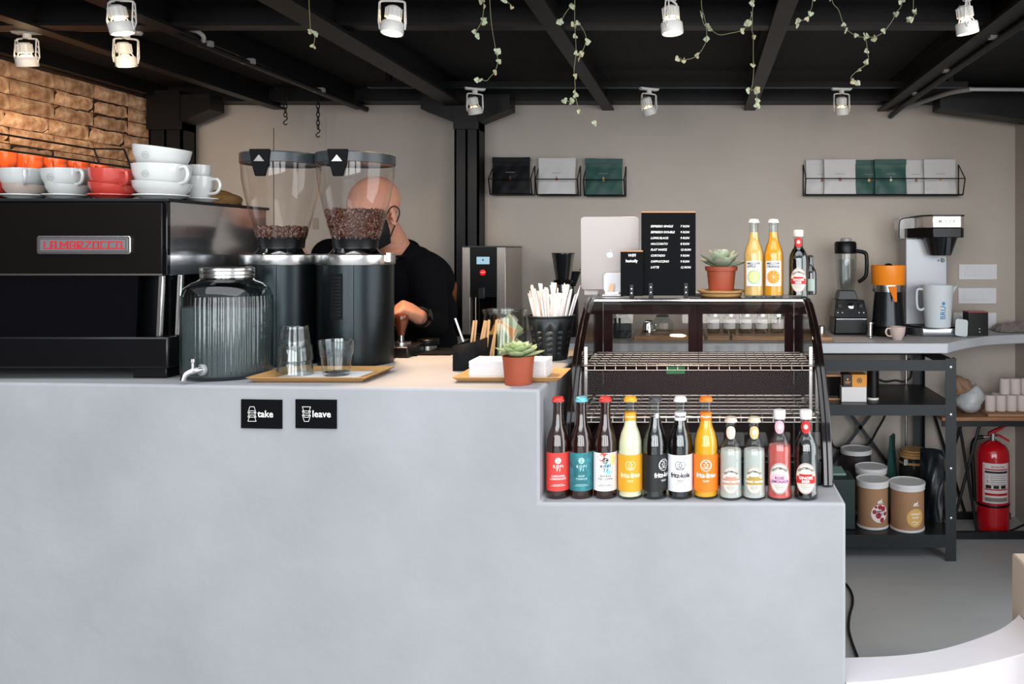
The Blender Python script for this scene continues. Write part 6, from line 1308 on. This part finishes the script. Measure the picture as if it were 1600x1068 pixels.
# sweater
m = MB()
chest = Vector((-1.075, 3.0, 1.24))
chain(m, [(neck+Vector((.004,.035,-.030)),.070),(neck+Vector((-.01,.05,-.12)),.112)], 18); chain(m, [(neck+Vector((.03,.035,-.035)),.060),(shR.lerp(neck,.35)+Vector((0,.02,.0)),.062)], 16)
for k, (c_, rx, ry, rz_) in enumerate((((-1.075,3.01,1.33),.185,.125,.13),((-1.07,3.035,1.22),.180,.130,.14),((-1.065,3.06,1.10),.170,.125,.13),((-1.06,3.065,.99),.160,.120,.10))):
    m.ball(c_, 1, 22, 14, (rx, ry, rz_))
chain(m, [(neck+Vector((-.06,.03,-.055)),.070),(shL,.068)], 16); chain(m, [(neck+Vector((.05,.03,-.06)),.070),(shR,.066)], 16)
chain(m, [(shR,.067),(shR.lerp(elR,.5),.060),(elR,.052),(elR.lerp(wrR,.30),.049),(elR.lerp(wrR,.60),.043)], 16)
chain(m, [(shL,.069),(shL.lerp(elL,.5),.060),(elL,.052),(elL.lerp(wrL,.30),.049),(elL.lerp(wrL,.66),.042)], 16)
o = obj('sweater', m, KNIT, t, W=True); remesh(o, .007, 5)
obj('neckline', MB().tube([tuple(neck+Vector((.006,.008,.002))+Matrix.Rotation(.45,3,'X')@(Matrix.Rotation(.12,3,'Y')@Vector((.073*math.cos(q), .070*math.sin(q), 0)))) for q in [2*PI*i/28 for i in range(28)]], .0055, 8, closed=True), KNIT, t, W=True)
# mask: shell over nose, mouth and chin
m = MB(); nu, nv = 14, 12; vs = []
for j in range(nv+1):
    for i in range(nu+1):
        a = -1.15+2.3*i/nu; q = j/nv; z_ = -.012-.112*q
        r_ = (.104 if q < .15 else .110 if q < .45 else .110-.026*(q-.45)/.55)*(1+.12*math.cos(a)**6*(1-abs(q-.3)))
        x_ = r_*math.sin(a)*.84; y_ = -r_*math.cos(a)*1.08-.0+.018*abs(a)
        vs.append(hc+Rh@Vector((x_, y_, z_+.018*abs(a)*q)))
fs = [(j*(nu+1)+i, j*(nu+1)+i+1, (j+1)*(nu+1)+i+1, (j+1)*(nu+1)+i) for j in range(nv) for i in range(nu)]
mk = obj('face_mask', m.add([tuple(v) for v in vs], fs), MASKM, t, W=True, solid=.003)
for s in (-1,1):
    q1 = [(.078,-.052,-.034),(.079,-.030,-.008),(.083,-.004,.018),(.092,.012,.022),(.094,.026,.004),(.088,.024,-.020),(.080,.006,-.045),(.076,-.035,-.088)]
    obj('ear_loop', MB().tube(spline([hc+Rh@Vector((s*a_,b_,c_)) for a_,b_,c_ in q1], 4), .0022, 6), MASKM, mk, W=True)
# watch
ax = (wrR-elR).normalized(); wc = wrR.lerp(elR, .10); q_ = ax.to_track_quat('Z','Y').to_matrix()
obj('watch_strap', MB().tube([tuple(wc+q_@Vector((.0315*math.cos(a), .0295*math.sin(a), 0))) for a in [2*PI*i/24 for i in range(24)]], .0062, 8, closed=True), DARKST, t, W=True)
fd = (Vector((.45,-.75,.25))-ax*Vector((.45,-.75,.25)).dot(ax)).normalized(); fr_ = fd.to_track_quat('Z','Y').to_matrix()
k = MB().solid([(.019,0),(.020,.003),(.0195,.009),(.016,.010)], 26); mm = MB().add([tuple(wc+fd*.029+fr_@v) for v in k.v], k.f); wf = obj('watch_case', mm, DARKST, t, W=True)
trousers_shoes(t, (-1.06, 3.06, .92))
# second person, only the blond hair shows behind the machine
t = thing('person', 'person behind the espresso machine of whom only blond hair shows', 'person', (-1.94, 3.30, 0)); h2 = Vector((X(341,3.3), 3.30, Z(300,3.3)-.118)); R2 = Matrix.Rotation(.5, 3, 'Z')
m = MB(); head_mb(m, h2, R2); bx_ = h2.x
chain(m, [(h2+Vector((0,.03,-.06)),.055),((bx_,3.33,1.36),.060)], 14)
for s in (-1,1): chain(m, [((bx_+s*.17,3.33,1.33),.045),((bx_+s*.21,3.31,1.06),.037),((bx_+s*.17,3.14,.98),.026)], 12); hand_mb(m, (bx_+s*.17,3.14,.98), (-s*.25,-.95,-.05), (0,-.05,1), (-s,0,0), curl=.7)
chain(m, [((bx_,3.33,1.28),.11),((bx_,3.33,.95),.11)], 12)
b = obj('body', m, SKIN, t, W=True); remesh(b, .006, 3)
m = MB()
for z_, a_, c_ in ((1.30,.18,.11),(1.18,.17,.12),(1.04,.16,.12),(.94,.16,.12)): m.ball((bx_,3.33,z_), 1, 20, 12, (a_, c_, .12))
for s in (-1,1): chain(m, [((bx_+s*.10,3.33,1.34),.062),((bx_+s*.17,3.33,1.33),.060),((bx_+s*.21,3.31,1.06),.050),((bx_+s*.18,3.18,1.0),.040)], 14)
o = obj('shirt', m, mat('grey shirt','#4a4d52',.85), t, W=True); remesh(o, .010, 4)
m = MB(); 
def HB(p, r, sc): k = MB(); k.ball((0,0,0), r, 20, 14, sc); m.add([tuple(h2+R2@(Vector(p)+v)) for v in k.v], k.f)
HB((0,.030,.040), .100, (.90,1.02,.90)); HB((0,.075,-.02), .062, (1.1,.8,1.5)); HB((.03,-.045,.085), .045, (1.3,1,.6)); HB((-.03,-.045,.085), .045, (1.3,1,.6))
o = obj('hair', m, mat('blond hair', '#a9824c', .5, bump=1.0, bscale=40, stretch=(1,1,12), var=.5, vscale=60, col2='#5c4224'), t, W=True); remesh(o, .007, 2)
trousers_shoes(t, (bx_, 3.33, .92))
